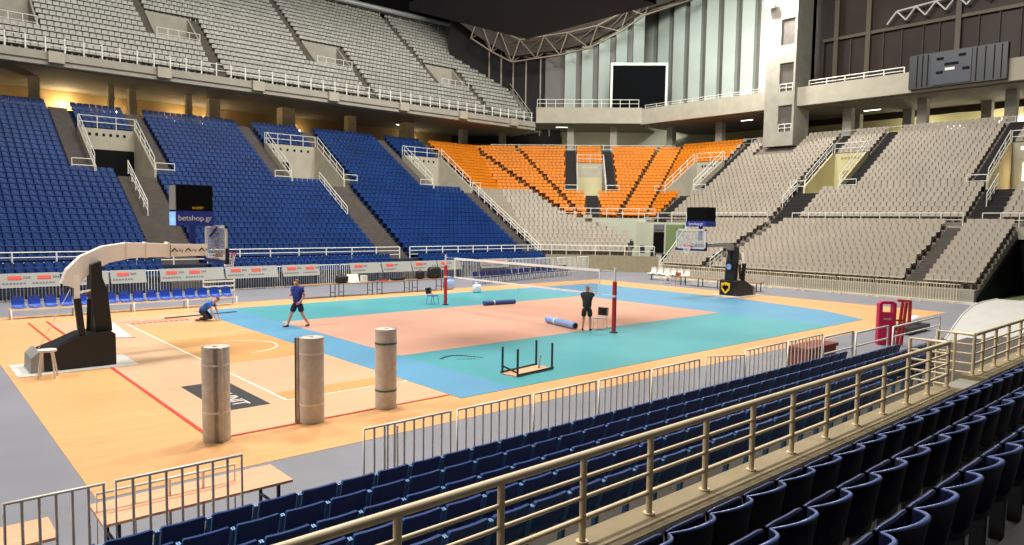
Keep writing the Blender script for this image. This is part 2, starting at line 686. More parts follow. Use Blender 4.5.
# walkway ledge behind the lower end rows, walls beneath corner and end stand
b = MB()
slab(b, END, -10.6, 17, -10.6, 17, 32.2, 33.2, 3.6, 4.4)
slab(b, END, -19.4, -10.6, -19.4, -10.6, 32.69, 33.2, 3.6, 4.4)
b.build('floor_walkway_end', 'concrete', kind='structure')
b = MB()
b.box((24.2, -11.0, 0), (24.6, 10.6, .8))
b.build('wall_end_kerb', 'concrete', kind='structure')
MB().box((24.05, -11.2, 0), (24.2, 10.8, .14)).build('trim_end_kerb', 'white_paint', kind='structure')
b = MB()
slab(b, COR, 3.4, 11.5, 3.4, 11.5, 36.35, 36.75, 0, 4.75)
b.build('wall_corner_front', 'wall_olive', kind='structure')
b = MB()
b.box((32.25, 10.7, 0), (32.7, 19.5, 4.4))
b.build('wall_end_front', 'wall_olive', kind='structure')
MB().box((31.95, 13.7, 0), (32.24, 15.5, 4.2)).build('wall_end_green', 'wall_green', kind='structure')
MB().box((32.1, 15.9, 1.6), (32.3, 17.0, 3.5)).build('door_1', 'black', kind='structure')
MB().box((32.1, 15.9, 3.7), (32.3, 17.0, 4.2)).build('trim_sign', 'grey_text', kind='structure')
b = MB()
slab(b, COR, 0, 10.6, 0, 10.6, 30.7, 31.1, 0, 1.4)
b.build('wall_corner_kerb', 'kerb_brown', kind='structure')
# side wall of the low grey block along its cut edge
b = MB()
for k in range(9):
    d = 31.1 + .6 * k
    w0, w1 = lim_cor(d, k)[1], lim_cor(d + .6, k)[1]
    slab(b, COR, w0 - .2, w0 + .02, w1 - .2, w1 + .02, d, d + .6, 0, 1.4 + .36 * k - .88)
b.build('wall_corner_side', 'wall_olive', kind='structure')
# void past the lower end rows, its shade put into black walls
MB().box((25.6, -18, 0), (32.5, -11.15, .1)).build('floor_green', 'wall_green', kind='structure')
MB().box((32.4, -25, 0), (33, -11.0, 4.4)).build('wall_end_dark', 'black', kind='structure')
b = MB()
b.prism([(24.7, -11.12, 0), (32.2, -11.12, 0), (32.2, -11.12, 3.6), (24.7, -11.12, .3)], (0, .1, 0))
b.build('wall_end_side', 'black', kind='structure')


# vomitories
def vom(st, d0, z0, tread, rise, v, wall, rail_label, n, opening_tone='black', zf=None, top=True):
    w0, w1, ka, kb = v
    da, db = d0 + ka * tread, d0 + kb * tread
    zf = z0 + (ka) * rise - .3
    zt = z0 + kb * rise + .3
    b = MB()
    slab(b, st, w0, w1, w0, w1, da - .1, db + 4, zf - .3, zf)
    for x0, x1 in ((w0, w0 + .16), (w1 - .16, w1)):
        P = st.P
        prof = [(da - .15, zf - .6), (db, zf - .6), (db, zt), (db - .5, zt), (da - .15, z0 + ka * rise + .4)]
        b.prism([P(x0, d, z) for d, z in prof], st.a * (x1 - x0))
    slab(b, st, w0, w1, w0, w1, db - .15, db, zf + 2.3, zt)
    slab(b, st, w0, w1, w0, w1, db - .15, db + .0, zf, zf + 2.3, 1)
    o0, o1 = {1: (.17, .17), 2: (.17, 2.6), 3: (.6, 2.6)}.get(n, (.9, .9))
    slab(b, st, w0 + o0, w1 - o1, w0 + o0, w1 - o1, db - .2, db - .16, zf, zf + 2.3, 2)  # flat panel; black and glow stand in for the passage's shade and light
    # row of round ventilation holes
    for i in range(6):
        c = w0 + .8 + i * (w1 - w0 - 1.6) / 5
        slab(b, st, c - .09, c + .09, c - .09, c + .09, db - .17, db - .15, zf + 3.3, zf + 3.5, 2)
    b.build('wall_vomitory_%s' % n, [wall, opening_tone if n == 4 else wall, opening_tone], kind='structure')
    # railing around the opening
    r = thing('railing', rail_label, 'railing', st.P((w0 + w1) / 2, db, zt))
    P = st.P

    def run(pts, name='side_rail'):
        m = MB()
        for h in (.45, .9):
            m.tube([(p[0], p[1], p[2] + h) for p in pts], .03, 5)
        m.build(name, 'rail_white', r)
        for p, q in zip(pts[:-1], pts[1:]):
            L = (V(q) - V(p)).length
            k = max(1, round(L / 1.3))
            for i in range(k + 1):
                t = V(p).lerp(V(q), i / k)
                MB().cyl(t, t + V((0, 0, .9)), .03, n=5).build('post', 'rail_white', r)
    run([P(w0 + .08, da, z0 + ka * rise + .4), P(w0 + .08, db - .5, zt)])
    run([P(w0 + .08, db - .1, zt), P(w1 - .08, db - .1, zt)], 'top_rail')
    run([P(w1 - .08, da, z0 + ka * rise + .4), P(w1 - .08, db - .5, zt)])
    zz = z0 + ka * rise
    run([P(w0 - 1.25, da + .05, zz), P(w0, da + .05, zz)], 'landing_rail')
    run([P(w1, da + .05, zz), P(w1 + 1.25, da + .05, zz)], 'landing_rail')
    return r


vom(FAR, 22, 1.4, .6, .36, farv[0], 'concrete_light', 'white railing around the stand entrance above the hoop arm', 1)
vom(FAR, 22, 1.4, .6, .36, farv[1], 'concrete_light', 'white railing around the middle entrance of the blue stand', 2)
vom(FAR, 22, 1.4, .6, .36, farv[2], 'concrete_light', 'white railing around the entrance between blue and orange seats', 3)
vom(COR, 31.1, 1.4, .6, .36, corv[0], 'concrete_light', 'white railing around the entrance amid the orange seats', 4, 'wall_yellow')
vom(END, 27.53, 1.4, .6, .36, endv[0], 'concrete_light', 'white railing around the entrance between orange and grey seats', 5)
vom(END, 27.53, 1.4, .6, .36, endv[1], 'wall_yellow', 'white railing around the yellow-walled entrance of the grey stand', 6, 'wall_tan')
vom(END, 27.53, 1.4, .6, .36, endv[2], 'concrete_light', 'white railing around the grey stand entrance under the side scoreboard', 7, 'glow_warm')  # glow on the opening panel stands in for a lit passage


def railing(label, pts, h=.85, mids=(.28, .56), step=1.3, r=.028, m='rail_white', pr=None, cat='railing', n=6, name='railing', rt=None):
    t = thing(name, label, cat, pts[0])
    pts = [V(p) for p in pts]
    MB().tube([p + V((0, 0, h)) for p in pts], rt or r, n).build('top_rail', m, t)
    for q in mids:
        MB().tube([p + V((0, 0, q)) for p in pts], r * .8, n).build('mid_rail', m, t)
    for a, c in zip(pts[:-1], pts[1:]):
        k = max(1, round((c - a).length / step))
        for i in range(k + 1):
            p = a.lerp(c, i / k)
            MB().cyl(p, p + V((0, 0, h)), pr or r, n=n).build('post', m, t)
    return t


# stair handrails down the far stand
def stair_rail(st, w, d0, z0, rise, tread, ka, kb, label):
    a, c = st.P(w, d0 + ka * tread, z0 + ka * rise), st.P(w, d0 + kb * tread, z0 + kb * rise)
    return railing(label, [a, c], .95, (.35, .65), 1.1, .03)


stair_rail(FAR, -8.3, 22, 1.4, .36, .6, 8, 16, 'white handrail down the dark stairs behind the hoop')
stair_rail(FAR, 6.0, 22, 1.4, .36, .6, 8, 16, 'white handrail down the stairs in the middle of the blue stand')
stair_rail(FAR, 22.2, 22, 1.4, .36, .6, 0, 16, 'long white stair railing dividing blue seats from grey seats')
stair_rail(END, -5.9, 27.53, 1.4, .36, .6, 12, 16, 'short white handrail below the yellow-walled entrance')
stair_rail(END, 8.6, 27.53, 1.4, .36, .6, 12, 16, 'short white handrail below the grey entrance under the side scoreboard')
# front rails of the middle tier
railing('white front railing of the blue stand, hoop side part', [(-24, 21.45, 1.4), (7.4, 21.45, 1.4)], .85, (.3, .58), 2.0, .035, pr=.045)
railing('white front railing of the blue stand, orange side part', [(8.3, 21.45, 1.4), (21.9, 21.45, 1.4)], .85, (.3, .58), 1.5, .035, pr=.045)
railing('white front railing below the orange seats', [COR.P(1.9, 36.55, 4.75), COR.P(11.0, 36.55, 4.75)], .9, (.45,), 1.4, .03)
railing('white front railing of the grey end stand near the tower', [(32.5, 18.4, 4.4), (32.5, 6.0, 4.4)], .85, (.4,), 1.5, .03)
railing('white front railing of the grey end stand, middle length', [(32.5, 3.9, 4.4), (32.5, -7.9, 4.4)], .85, (.4,), 1.25, .03)
railing('white front railing of the grey end stand beyond the last stairway', [(32.5, -9.0, 4.4), (32.5, -16, 4.4)], .85, (.4,), 1.0, .03)
railing('white railing around the low grey block beside the tunnel', [COR.P(0, 31.2, 1.4), COR.P(10.3, 31.2, 1.4)], .85, (.4,), 1.3, .03)
railing('white stair railing at the tunnel end of the lower rows', [(24.7, 10.75, .3), (26.4, 10.9, 1.4), (29.2, 11.9, 2.6), (31.6, 12.6, 3.6)], .9, (.3, .6), .8, .03)
railing('white stair railing inside the lower rows beside the hoop', [(24.6, 6.1, .8), (26, 6.0, 1.5)], .9, (.3, .6), .5, .03)

# concourse behind the lower tier
b = MB()
b.box((-32, 40.9, 11.6), (30.2, 50, 12.2))
slab(b, COR, -8.3, 16.3, -12, 20, 50.0, 60, 11.6, 12.2)
b.box((47.1, -20, 11.9), (58, 24.7, 12.5))
b.build('floor_concourse', 'concrete', kind='structure')
MB().box((-32, 49, 12.1), (37, 49.4, 16)).build('wall_far_concourse', 'wall_tan', kind='structure')
b = MB()
slab(b, COR, -14, 22, -14, 22, 60, 60.4, 12.1, 17)
b.build('wall_corner_concourse', 'wall_olive', kind='structure')
MB().box((57, -20, 12.4), (57.4, 26, 16.6)).build('wall_end_concourse', 'wall_yellow', kind='structure')
colx = [(-12.1, .7), (-6.8, .45), (-5.2, .55), (-.7, .5), (1.5, .95), (8.45, 1.3), (15.3, .9), (22.3, 1.2)]
for i, (x, w) in enumerate(colx):
    MB().box((x - w / 2, 43, 12.2), (x + w / 2, 43 + w, 15.4)).build('wall_far_column', 'concrete_warm', kind='structure')
MB().box((29.6, 43, 12.2), (30.4, 43.8, 15.6)).build('wall_far_column', 'concrete', kind='structure')
for x, y in ((48.6, 27.3), (48.4, 20.6), (48.4, 6.7), (48.4, .2), (48.4, -6.4), (53, 3), (53, -3.5), (53, 7.8)):
    MB().box((x - .4, y - .4, 12.5), (x + .4, y + .4, 15.7)).build('wall_end_column', 'concrete', kind='structure')
for w in (-5, 3.2, 8.3):
    b = MB()
    slab(b, COR, w - .4, w + .4, w - .4, w + .4, 54, 54.8, 12.2, 15.9)
    b.build('wall_corner_column', 'concrete', kind='structure')
# lamps and added glow panels of the concourse
def bulb(x, y, z, e, label, col=(1, .78, .45)):
    t = thing('wall_lamp', label, 'lamp', (x, y, z))
    MB().box((x - .25, y - .06, z - .1), (x + .25, y + .1, z + .1)).build('housing', 'dark_steel', t)
    MB().box((x - .2, y - .1, z - .07), (x + .2, y - .06, z + .07)).build('diffuser', 'lamp_glow', t)
    l = bpy.data.lights.new('lamp_light', 'POINT')
    l.energy = e
    l.color = col
    l.shadow_soft_size = .2
    o = bpy.data.objects.new('lamp_light', l)
    o.location = (x, y - .5, z)
    COL.objects.link(o)


bulb(-9.3, 48.8, 13.6, 520, 'glowing wall lamp in the concourse above the hoop stairway')
bulb(-5.4, 48.8, 13.6, 110, 'warm wall lamp in the narrow concourse bay beyond the first columns')
bulb(-.1, 48.8, 13.3, 240, 'warm wall lamp in the concourse beside the paired columns')
bulb(2.4, 48.8, 13.3, 240, 'warm wall lamp in the concourse past the wide column')
bulb(-15.5, 48.8, 13.6, 90, 'warm wall lamp in the concourse at the frame edge')
bulb(12, 48.8, 13.6, 60, 'dim wall lamp in the concourse above the middle entrance')
bulb(26, 48.8, 13.6, 130, 'wall lamp in the concourse behind the orange block', (1, .85, .6))


def lamp(st, w, d, z, label, L=1.6, m='glow_white'):
    t = thing('ceiling_lamp', label, 'lamp', st.P(w, d, z))
    b = MB()
    slab(b, st, w - L / 2, w + L / 2, w - L / 2, w + L / 2, d - .15, d + .15, z - .08, z)
    b.build('housing', 'white_paint', t)
    b = MB()
    slab(b, st, w - L / 2 + .05, w + L / 2 - .05, w - L / 2 + .05, w + L / 2 - .05, d - .1, d + .1, z - .1, z - .07)
    b.build('diffuser', m, t)


lamp(FAR, 22.3, 44.5, 14.9, 'lit strip lamp under the upper tier above the blue corner')
lamp(COR, 2.2, 54.5, 15.75, 'lit strip lamp under the balcony above the orange corner')
lamp(END, -17.2, 48, 15.5, 'lit strip lamp under the balcony just before the tower', 1.4)
lamp(END, -5.2, 50, 15.5, 'lit strip lamp under the balcony behind the tower', 1.6)
lamp(END, -8.4, 54, 15.5, 'lit strip lamp deep under the balcony beside the tower', 1.4)
b = MB()
b.box((56.8, -12, 13.0), (56.95, -3.5, 14.6))
b.box((56.8, -.6, 13.2), (56.95, .9, 14.2))
b.build('glow_panel', 'glow_white', kind='structure')  # added glowing panels stand in for the brightly lit concourse interior
railing('white railing at the back of the end stand under the balcony', [(48.0, 18, 12.5), (48.0, 13.6, 12.5)], .9, (.45,), 1.4, .03)
railing('white railing at the back of the end stand behind the scoreboard', [(48.0, 8.5, 12.5), (48.0, -11, 12.5)], .9, (.45,), 1.4, .03)
railing('white railing at the back of the orange seats', [COR.P(-6, 50.4, 12.2), COR.P(15, 50.4, 12.2)], .9, (.45,), 1.6, .03)

# ------------------------------------------------------------------ upper tier
UZ, UD, UT, UR, UN = 16.0, 38.4, .7, .568, 24


def lim_up(d, k):
    return -24, 36.2 + .25 * (d - 38.4)


upv = [(-17.5, -11.9, 4, 10), (-3.4, .3, 6, 11), (11.2, 15.2, 6, 11), (26.3, 30.3, 6, 11)]
upa = [(const(-4.0, -3.4), 6, 24), (const(10.6, 11.2), 6, 24), (const(25.7, 26.3), 6, 24), (const(.3, .9), 0, 11), (const(15.2, 15.8), 0, 11), (const(30.3, 30.9), 0, 11)]
terrace(FAR, 'floor_terrace_upper', UD, UZ, UN, UT, UR, lim_up, upv, upa, ('step_dark', 'step_dark'), lambda w, k: 'pale', pitch=.46, stand_name='upper')
for i, v in enumerate(upv):
    w0, w1, ka, kb = v
    da, db = UD + ka * UT, UD + kb * UT
    b = MB()
    slab(b, FAR, w0, w1, w0, w1, da, db, UZ + ka * UR - .6, UZ + ka * UR - .3)
    for x0, x1 in ((w0, w0 + .15), (w1 - .15, w1)):
        b.prism([(x0, da, UZ + ka * UR - .5), (x0, db, UZ + ka * UR - .5), (x0, db, UZ + kb * UR + .1), (x0, da, UZ + ka * UR + .1)], (x1 - x0, 0, 0))
    slab(b, FAR, w0, w1, w0, w1, db - .15, db, UZ + ka * UR - .5, UZ + kb * UR + .1)
    b.build('wall_upper_entrance', 'concrete', kind='structure')
    railing(['pale railing before the upper entrance at the frame edge', 'pale railing before the upper entrance above the lit concourse', 'pale railing before the middle upper entrance',
             'pale railing before the upper entrance beside the screen corner'][i], [(w0 + .1, da + .1, UZ + ka * UR - .3), (w1 - .1, da + .1, UZ + ka * UR - .3)], 1.2, (.7,), .9, .03)
b = MB()
b.box((-24, 37.6, 15.0), (36.2, 38.5, 15.95))
b.box((-24, 37.45, 15.35), (36.2, 37.7, 15.5))
b.build('wall_upper_fascia', 'concrete', kind='structure')
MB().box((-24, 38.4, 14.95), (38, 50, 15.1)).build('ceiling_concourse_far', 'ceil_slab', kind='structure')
for x in (-11.45, -4.25, 3.25, 10.3, 17.95, 25.4, 32.6):
    MB().box((x - .5, 37.2, 15.15), (x + .5, 37.75, 15.95)).build('trim_corbel', 'concrete_light', kind='structure')
r = thing('railing', 'pale post railing along the front edge of the upper tier', 'railing', (0, 38.1, 15.95))
for z in (.55, 1.05):
    MB().cyl((-22, 38.05, 15.95 + z), (36.2, 38.05, 15.95 + z), .03, n=5).build('rail', 'rail_white', r)
x = -21.6
while x < 36.3:
    MB().cyl((x, 38.05, 15.9), (x, 38.05, 17.1), .06, n=5).build('post', 'rail_white', r)
    x += 1.2
# sloping end balustrade of the upper tier
railing('grey sloping railing at the end of the upper tier', [(36.3, 38.3, 16), (40.4, 55.2, 29.3)], 1.0, (.5,), 1.6, .05, 'concrete')
MB().prism([(36.2, 38.3, 14.9), (36.2, 38.3, 16.2), (40.5, 55.4, 29.7), (40.5, 55.4, 14.9)], (.25, 0, 0)).build('wall_upper_end', 'concrete', kind='structure')
# top railing posts of the upper tier
r = thing('railing', 'dark topmost railing behind the last upper seats', 'railing', (0, 55.6, 29.3))
MB().cyl((-22, 55.6, 30.2), (40.4, 55.6, 30.2), .05, n=5).build('rail', 'rail_white', r)
x = -1
while x < 40.4:
    MB().cyl((x, 55.6, 29), (x, 55.6, 30.9), .05, n=5).build('post', 'rail_white', r)
    x += 1.5
MB().box((-24, 55.45, 14), (41, 56, 29.2)).build('wall_upper_back', 'step_dark', kind='structure')

# ------------------------------------------------------------------ balcony, glazing, tower
b = MB()
slab(b, COR, -.9, 11.35, -.9, 11.6, 52.1, 52.7, 15.85, 17.65)
b.box((44.86, 29.0, 15.75), (45.5, -18, 17.5))
b.build('wall_balcony_fascia', 'concrete_light', kind='structure')
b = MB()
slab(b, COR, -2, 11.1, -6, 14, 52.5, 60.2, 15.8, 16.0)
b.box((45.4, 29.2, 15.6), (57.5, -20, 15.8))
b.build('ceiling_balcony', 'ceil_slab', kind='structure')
railing('white railing along the corner balcony below the black screen', [COR.P(-.8, 52.4, 17.7), COR.P(11.0, 52.4, 17.7)], .9, (.45,), 1.1, .035)
railing('pale railing along the balcony before the striped wall', [(45.2, 28.6, 17.45), (45.2, 14.2, 17.45)], .5, (.25,), 1.6, .03)
railing('white railing along the balcony between tower and scoreboard', [(45.2, 9.2, 17.45), (45.2, .8, 17.45)], .6, (.3,), 1.8, .05)
# striped wall: white translucent panels standing proud of dark recesses
b = MB()
slab(b, COR, 0, 11.6, 0, 11.6, 57.2, 57.4, 16, 36)
b.box((54, 36.3, 16), (54.2, 13, 36))
b.build('wall_striped_back', 'panel_recess', kind='structure')
b = MB()
for i in range(6):
    w = 2.4 + i * 2.05
    if w > 11.3:
        break
    P = COR.P
    b.prism([P(w, 56.2, 17), P(w + 1.35, 56.6, 17), P(w + 1.35, 57.2, 17), P(w, 57.2, 17)], (0, 0, 18.5))
for i in range(9):
    y = 35.3 - i * 2.35
    b.prism([(53, y, 17), (54, y, 17), (54, y - 1.35, 17), (53.4, y - 1.35, 17)], (0, 0, 18.5))
b.build('wall_striped_panels', 'panel_white', kind='structure')
b = MB()
slab(b, COR, -12, 2.2, -12, 2.2, 57.6, 57.8, 14, 36)
b.build('window_3', 'glass_dark', kind='structure')
b = MB()
for w in (-7, -5.5, -4, -2.4, -.6, .6, 2.1):
    slab(b, COR, w - .08, w + .08, w - .08, w + .08, 57.3, 57.6, 15, 34)
b.build('window_3_mullion', 'truss_tan', kind='structure')
MB().box((54, 13.5, 15), (54.3, -25, 40)).build('window_4', 'glass_brown', kind='structure')
b = MB()
for y in (10.6, 7.4, -.6, -7.0):
    b.box((53.5, y - .22, 15.8), (53.99, y + .22, 36))
b.box((53.6, 12, 23.6), (53.95, -20, 23.9))
b.build('window_4_mullion', 'mullion', kind='structure')
b = MB()
for y in (12, 9.2, 6, 4.3, 2.4, 1, -2.2, -3.8, -5.4, -8.8):
    b.box((53.8, y - .05, 15.8), (53.98, y + .05, 23.7))
b.build('window_4_frame', 'step_dark', kind='structure')
# lit white truss high beyond the beam
t = thing('roof_truss', 'white lit lattice truss high beside the brown glazing', 'truss', (53, -4, 25.5))
for i in range(9):
    y = 5.5 - i * 1.7
    z = 24.1 + i * .12
    MB().cyl((53.2, y, z), (53.2, y - .85, z + 1.1), .09, n=5).build('brace', 'truss_white', t)
    MB().cyl((53.2, y - .85, z + 1.1), (53.2, y - 1.7, z + .12), .09, n=5).build('brace', 'truss_white', t)
MB().cyl((53.2, 4.6, 25.2), (53.2, -11, 26.3), .1, n=5).build('chord', 'truss_white', t)
# tower
tw = MB()
X0, X1, Y0, Y1 = 44.3, 47.4, 10.15, 13.2
tw.box((X0 + .25, Y0, 12), (X1, Y1, 33))
oy0, oy1 = 10.35, 11.75
tw.box((X0, oy1, 12), (X0 + .25, Y1, 33))
tw.box((X0, Y0, 12), (X0 + .25, oy0, 33))
for z0, z1 in ((12, 13.35), (15.87, 17.2), (19.9, 21.6), (24.1, 33)):
    tw.box((X0, oy0, z0), (X0 + .25, oy1, z1))
tw.build('wall_tower', 'concrete', kind='structure')
for z0, z1 in ((13.35, 15.87), (17.2, 19.9), (21.6, 24.1)):
    MB().box((X0 + .2, oy0, z0), (X0 + .245, oy1, z1)).build('window_5', 'step_dark', kind='structure')
for z, l in ((13.35, 'small white railing in the lowest opening of the tower'), (17.2, 'small white railing in the middle opening of the tower')):
    railing(l, [(X0 + .08, oy0 + .05, z), (X0 + .08, oy1 - .05, z)], .7, (.35,), .7, .04)
fl = thing('floodlight', 'glaring white floodlight at the top of the tower', 'floodlight', (43.6, 12.6, 25.1))
MB().box((43.5, 12.2, 25.2), (44.0, 13.1, 25.9)).build('housing', 'white_paint', fl)
MB().box((43.42, 12.28, 25.25), (43.5, 13.02, 25.85)).build('lens', 'flood', fl)
MB().bar((43.9, 12.7, 25.5), (44.29, 12.7, 25.5), .2).build('bracket', 'dark_steel', fl)
# black video screen with white frame
sc = thing('video_screen', 'large black video screen with a white frame on the balcony', 'screen', COR.P(11, 53.5, 17.8))
SW0, SW1 = 7.75, 14.4
b = MB()
for w0, w1, z0, z1 in ((SW0, SW1, 22.75, 23.05), (SW0, SW0 + .25, 17.75, 22.75), (SW1 - .25, SW1, 17.75, 22.75)):
    slab(b, COR, w0, w1, w0, w1, 53.35, 53.8, z0, z1)
b.build('frame', 'white_paint', sc)
b = MB()
slab(b, COR, SW0 + .25, SW1 - .25, SW0 + .25, SW1 - .25, 53.45, 53.75, 17.75, 22.75)
b.build('display', 'screen', sc)
b = MB()
for w in (SW0 + .6, SW1 - .6):
    slab(b, COR, w - .15, w + .15, w - .15, w + .15, 53.6, 53.9, 16, 17.8)
b.build('support', 'dark_steel', sc)
# side scoreboard
sb = thing('scoreboard', 'wide dark scoreboard hung on the balcony above the end stand', 'scoreboard', (44.4, -3.3, 15.8))
MB().box((44.3, .1, 15.9), (44.9, -6.9, 18.7)).build('housing', 'scoreboard_dark', sb)
MB().box((44.2, -1.6, 16.0), (44.32, -4.5, 18.6)).build('display', 'scoreboard_face', sb)
for y, z in ((-2.0, 18.0), (-3.6, 18.1), (-2.0, 16.9), (-3.9, 17.0), (-2.6, 17.5), (-3.1, 17.5)):
    MB().box((44.15, y, z), (44.21, y - .5, z + .2)).build('digit_window', 'black', sb)
MB().box((44.15, -2.65, 17.1), (44.21, -3.35, 17.3)).build('name_plate', 'white_paint', sb)
for y in (-.5, -.9, -1.3, -4.8, -5.4, -6.0, -6.5):
    MB().box((44.24, y, 16), (44.31, y - .06, 18.6)).build('rib', 'black', sb)

# ------------------------------------------------------------------ roof
MB().box((-40, -30, 38), (62, 62, 38.4)).build('ceiling', 'ceiling_dark', kind='structure')
MB().box((-40, 57.5, 12), (62, 58, 38)).build('wall_back', 'ceiling_dark', kind='structure')
t = thing('roof_pipe', 'grey round roof edge pipe above the last upper seats', 'pipe', (10, 55.5, 30.1))
MB().cyl((-24, 55.2, 30.3), (52, 55.2, 30.6), .32, n=10).build('pipe', 'pipe_grey', t)
t = thing('roof_truss', 'brown space-frame roof truss before the striped wall', 'truss', COR.P(0, 54, 25))
low = [(-9, 54.5, 26.2), (-6.5, 54.5, 24.6), (-4, 54.2, 23.3), (-1.1, 54, 23.7), (1.7, 54, 24.1), (5.2, 54, 24.9), (8.8, 54, 26.8), (11.6, 54, 28.7), (16.8, 54, 30.4), (19, 54, 32)]
up = [(w + .9, d + 2.2 * 0 + .4, z + 2.7) for w, d, z in low]
lp = [V(COR.P(*q)) for q in low]
upp = [V(COR.P(*q)) for q in up]
bk = [V(COR.P(w + .9, d + 2.4, z + 1.2)) for w, d, z in low]
for i in range(len(lp)):
    if i < len(lp) - 1:
        for a, c, nm, r in ((lp[i], lp[i + 1], 'bottom_chord', .12), (upp[i], upp[i + 1], 'top_chord', .12), (bk[i], bk[i + 1], 'back_chord', .1), (upp[i], lp[i + 1], 'diagonal', .08),
                            (bk[i], lp[i + 1], 'diagonal', .07), (bk[i], upp[i + 1], 'diagonal', .07)):
            MB().cyl(a, c, r, n=5).build(nm, 'truss_tan', t)
    for a, c in ((lp[i], upp[i]), (lp[i], bk[i]), (upp[i], bk[i])):
        MB().cyl(a, c, .08, n=5).build('strut', 'truss_tan', t)
# dark roof edge above the truss
b = MB()
rp = [(-14, 56.0, 31)] + [(w, 57.0, z + 1.0) for w, d, z in low] + [(30, 57, 36)]
for a, c in zip(rp[:-1], rp[1:]):
    P = COR.P
    b.prism([P(a[0], 55.6, a[2]), P(c[0], 55.6, c[2]), P(c[0], 55.6, 40), P(a[0], 55.6, 40)], COR.n * .3)
b.build('ceiling_roof_edge', 'roof_brown', kind='structure')
# hanging cube
hc = thing('hanging_scoreboard', 'black hanging scoreboard cube over the court centre', 'scoreboard', (-.9, -1.2, 13))
MB().box((-4.25, -5.2, 13), (2.47, 2.4, 13.3)).build('underside', 'black', hc)
MB().box((-4.1, -5.0, 13.3), (2.32, 2.2, 18)).build('housing', 'black_pad', hc)
MB().box((-3.6, 2.2, 13.8), (1.8, 2.26, 17.5)).build('display', 'screen', hc)
for x, y in ((-3, -4), (1.4, -4), (-3, 1.4), (1.4, 1.4)):
    MB().cyl((x, y, 18), (x, y, 38), .05, n=5).build('cable', 'dark_steel', hc)

# ------------------------------------------------------------------ far stadium seats
def far_seat(w=.46, mi=0, back=.36):
    prof = [(.32, .40), (.29, .44), (.05, .42), (-.02, .46), (-.07, .44 + back), (-.10, .44 + back), (-.06, .44), (-.02, .38)]
    b = MB()
    n = len(prof)
    xs = [(-w / 2, 0), (0, 1), (w / 2, 0)]
    vs = []
    for x, c in xs:
        for i, (y, z) in enumerate(prof):
            vs.append((x, y - (.035 * c if i in (4, 5) else 0), z - (.02 * c if i in (1, 2) else 0) + (.02 * c if i in (4, 5) else 0)))
    fs = []
    for s in range(2):
        for i in range(n):
            j = (i + 1) % n
            fs.append((s * n + i, s * n + j, (s + 1) * n + j, (s + 1) * n + i))
    b.raw(vs, fs)
    b.poly(vs[:n][::-1])
    b.poly(vs[2 * n:])
    b.bar((0, .05, 0), (0, .05, .4), .08, .1)
    return b


SHELL = {'blue': far_seat(.395, back=.27), 'orange': far_seat(.425, back=.26), 'grey': far_seat(.415, back=.3), 'pale': far_seat(.40, back=.36)}
NM = {'blue': 'blue_stadium_chair', 'orange': 'orange_stadium_chair', 'grey': 'grey_stadium_chair', 'pale': 'pale_stadium_chair'}
WHERE = {'far': 'far stand', 'far front': 'low far stand', 'corner': 'corner stand', 'end': 'end stand', 'lower end': 'lower end stand', 'upper': 'upper tier'}
FROM = {'far': 'the hoop end', 'far front': 'the hoop end', 'corner': 'the blue side', 'end': 'the screen side', 'lower end': 'the tunnel', 'upper': 'the frame edge'}
GRP = {'blue': 'blue seats of the far stand', 'orange': 'orange seats of the corner', 'grey': 'grey seats of the end stand', 'pale': 'pale seats of the upper tier'}
for c, lst in SEATS.items():
    me = SHELL[c].mesh(NM[c], 'seat_' + c)
    vis, rest = [], []
    for s in lst:
        M = s[0]
        q = proj(M.translation + V((0, 0, .6)))
        if not q or not (-60 < q[0] < 1090 and -70 < q[1] < 600):
            continue
        if 4 < q[0] < 1020 and 4 < q[1] < 541 and not (c == 'blue' and s[4] == 'far front') and not (c == 'grey' and s[4] == 'lower end' and s[1] < 1):
            vis.append((q[2], s))
        else:
            rest.append(s)
    vis.sort(key=lambda t: t[0])
    ind = vis[:300]
    rest += [s for _, s in vis[300:]]
    for _, (M, k, n, w, sn) in ind:
        o = bpy.data.objects.new(NM[c], me)
        o.matrix_basis = M
        COL.objects.link(o)
        tag(o, '%s seat in the %s row of %s, %s from %s' % (c, nth(k + 1), WHERE[sn], nth(n), FROM[sn]), 'seat', GRP[c])
    b = MB()
    for s in rest:
        b.put(SHELL[c], s[0])
    o = b.build(NM[c] + '_mass', 'seat_' + c)
    o['kind'] = 'stuff'
    tag(o, {'blue': 'remaining blue plastic seats filling the far stand', 'orange': 'remaining orange plastic seats filling the corner stand', 'grey': 'remaining grey plastic seats filling the end stand',
            'pale': 'remaining pale seats filling the upper tier'}[c], 'seats')

# ------------------------------------------------------------------ far fence, adverts, benches
def barrier(p, q, label, name='crowd_barrier', h=1.1, nb=9, m='rail_white', r=.022, br=.011, each=False, feet=True, z0=.12, n=6, group=None, white_feet=True):
    """a crowd barrier from p to q (on the floor)"""
    p, q = V(p), V(q)
    t = thing(name, label, 'barrier', (p + q) / 2, 0, group)
    u = V((0, 0, 1))
    d = (q - p).normalized()
    a, c = p + d * .03, q - d * .03
    MB().tube([a + u * z0, a + u * h, c + u * h, c + u * z0], r, n, closed=True).build('frame', m, t)
    b = MB()
    for i in range(1, nb + 1):
        x = a.lerp(c, i / (nb + 1))
        if each:
            MB().cyl(x + u * z0, x + u * h, br, n=n).build('bar', m, t)
        else:
            b.cyl(x + u * z0, x + u * h, br, n=5, caps=False)
    if not each:
        b.build('bar_grille', m, t)
    if feet:
        s = V((-d.y, d.x, 0))
        for x in (p.lerp(q, .12), p.lerp(q, .88)):
            MB().tube([x - s * .28 + u * .02, x - s * .05 + u * z0, x + s * .05 + u * z0, x + s * .28 + u * .02], .016, 5).build('foot', m, t)
    return t


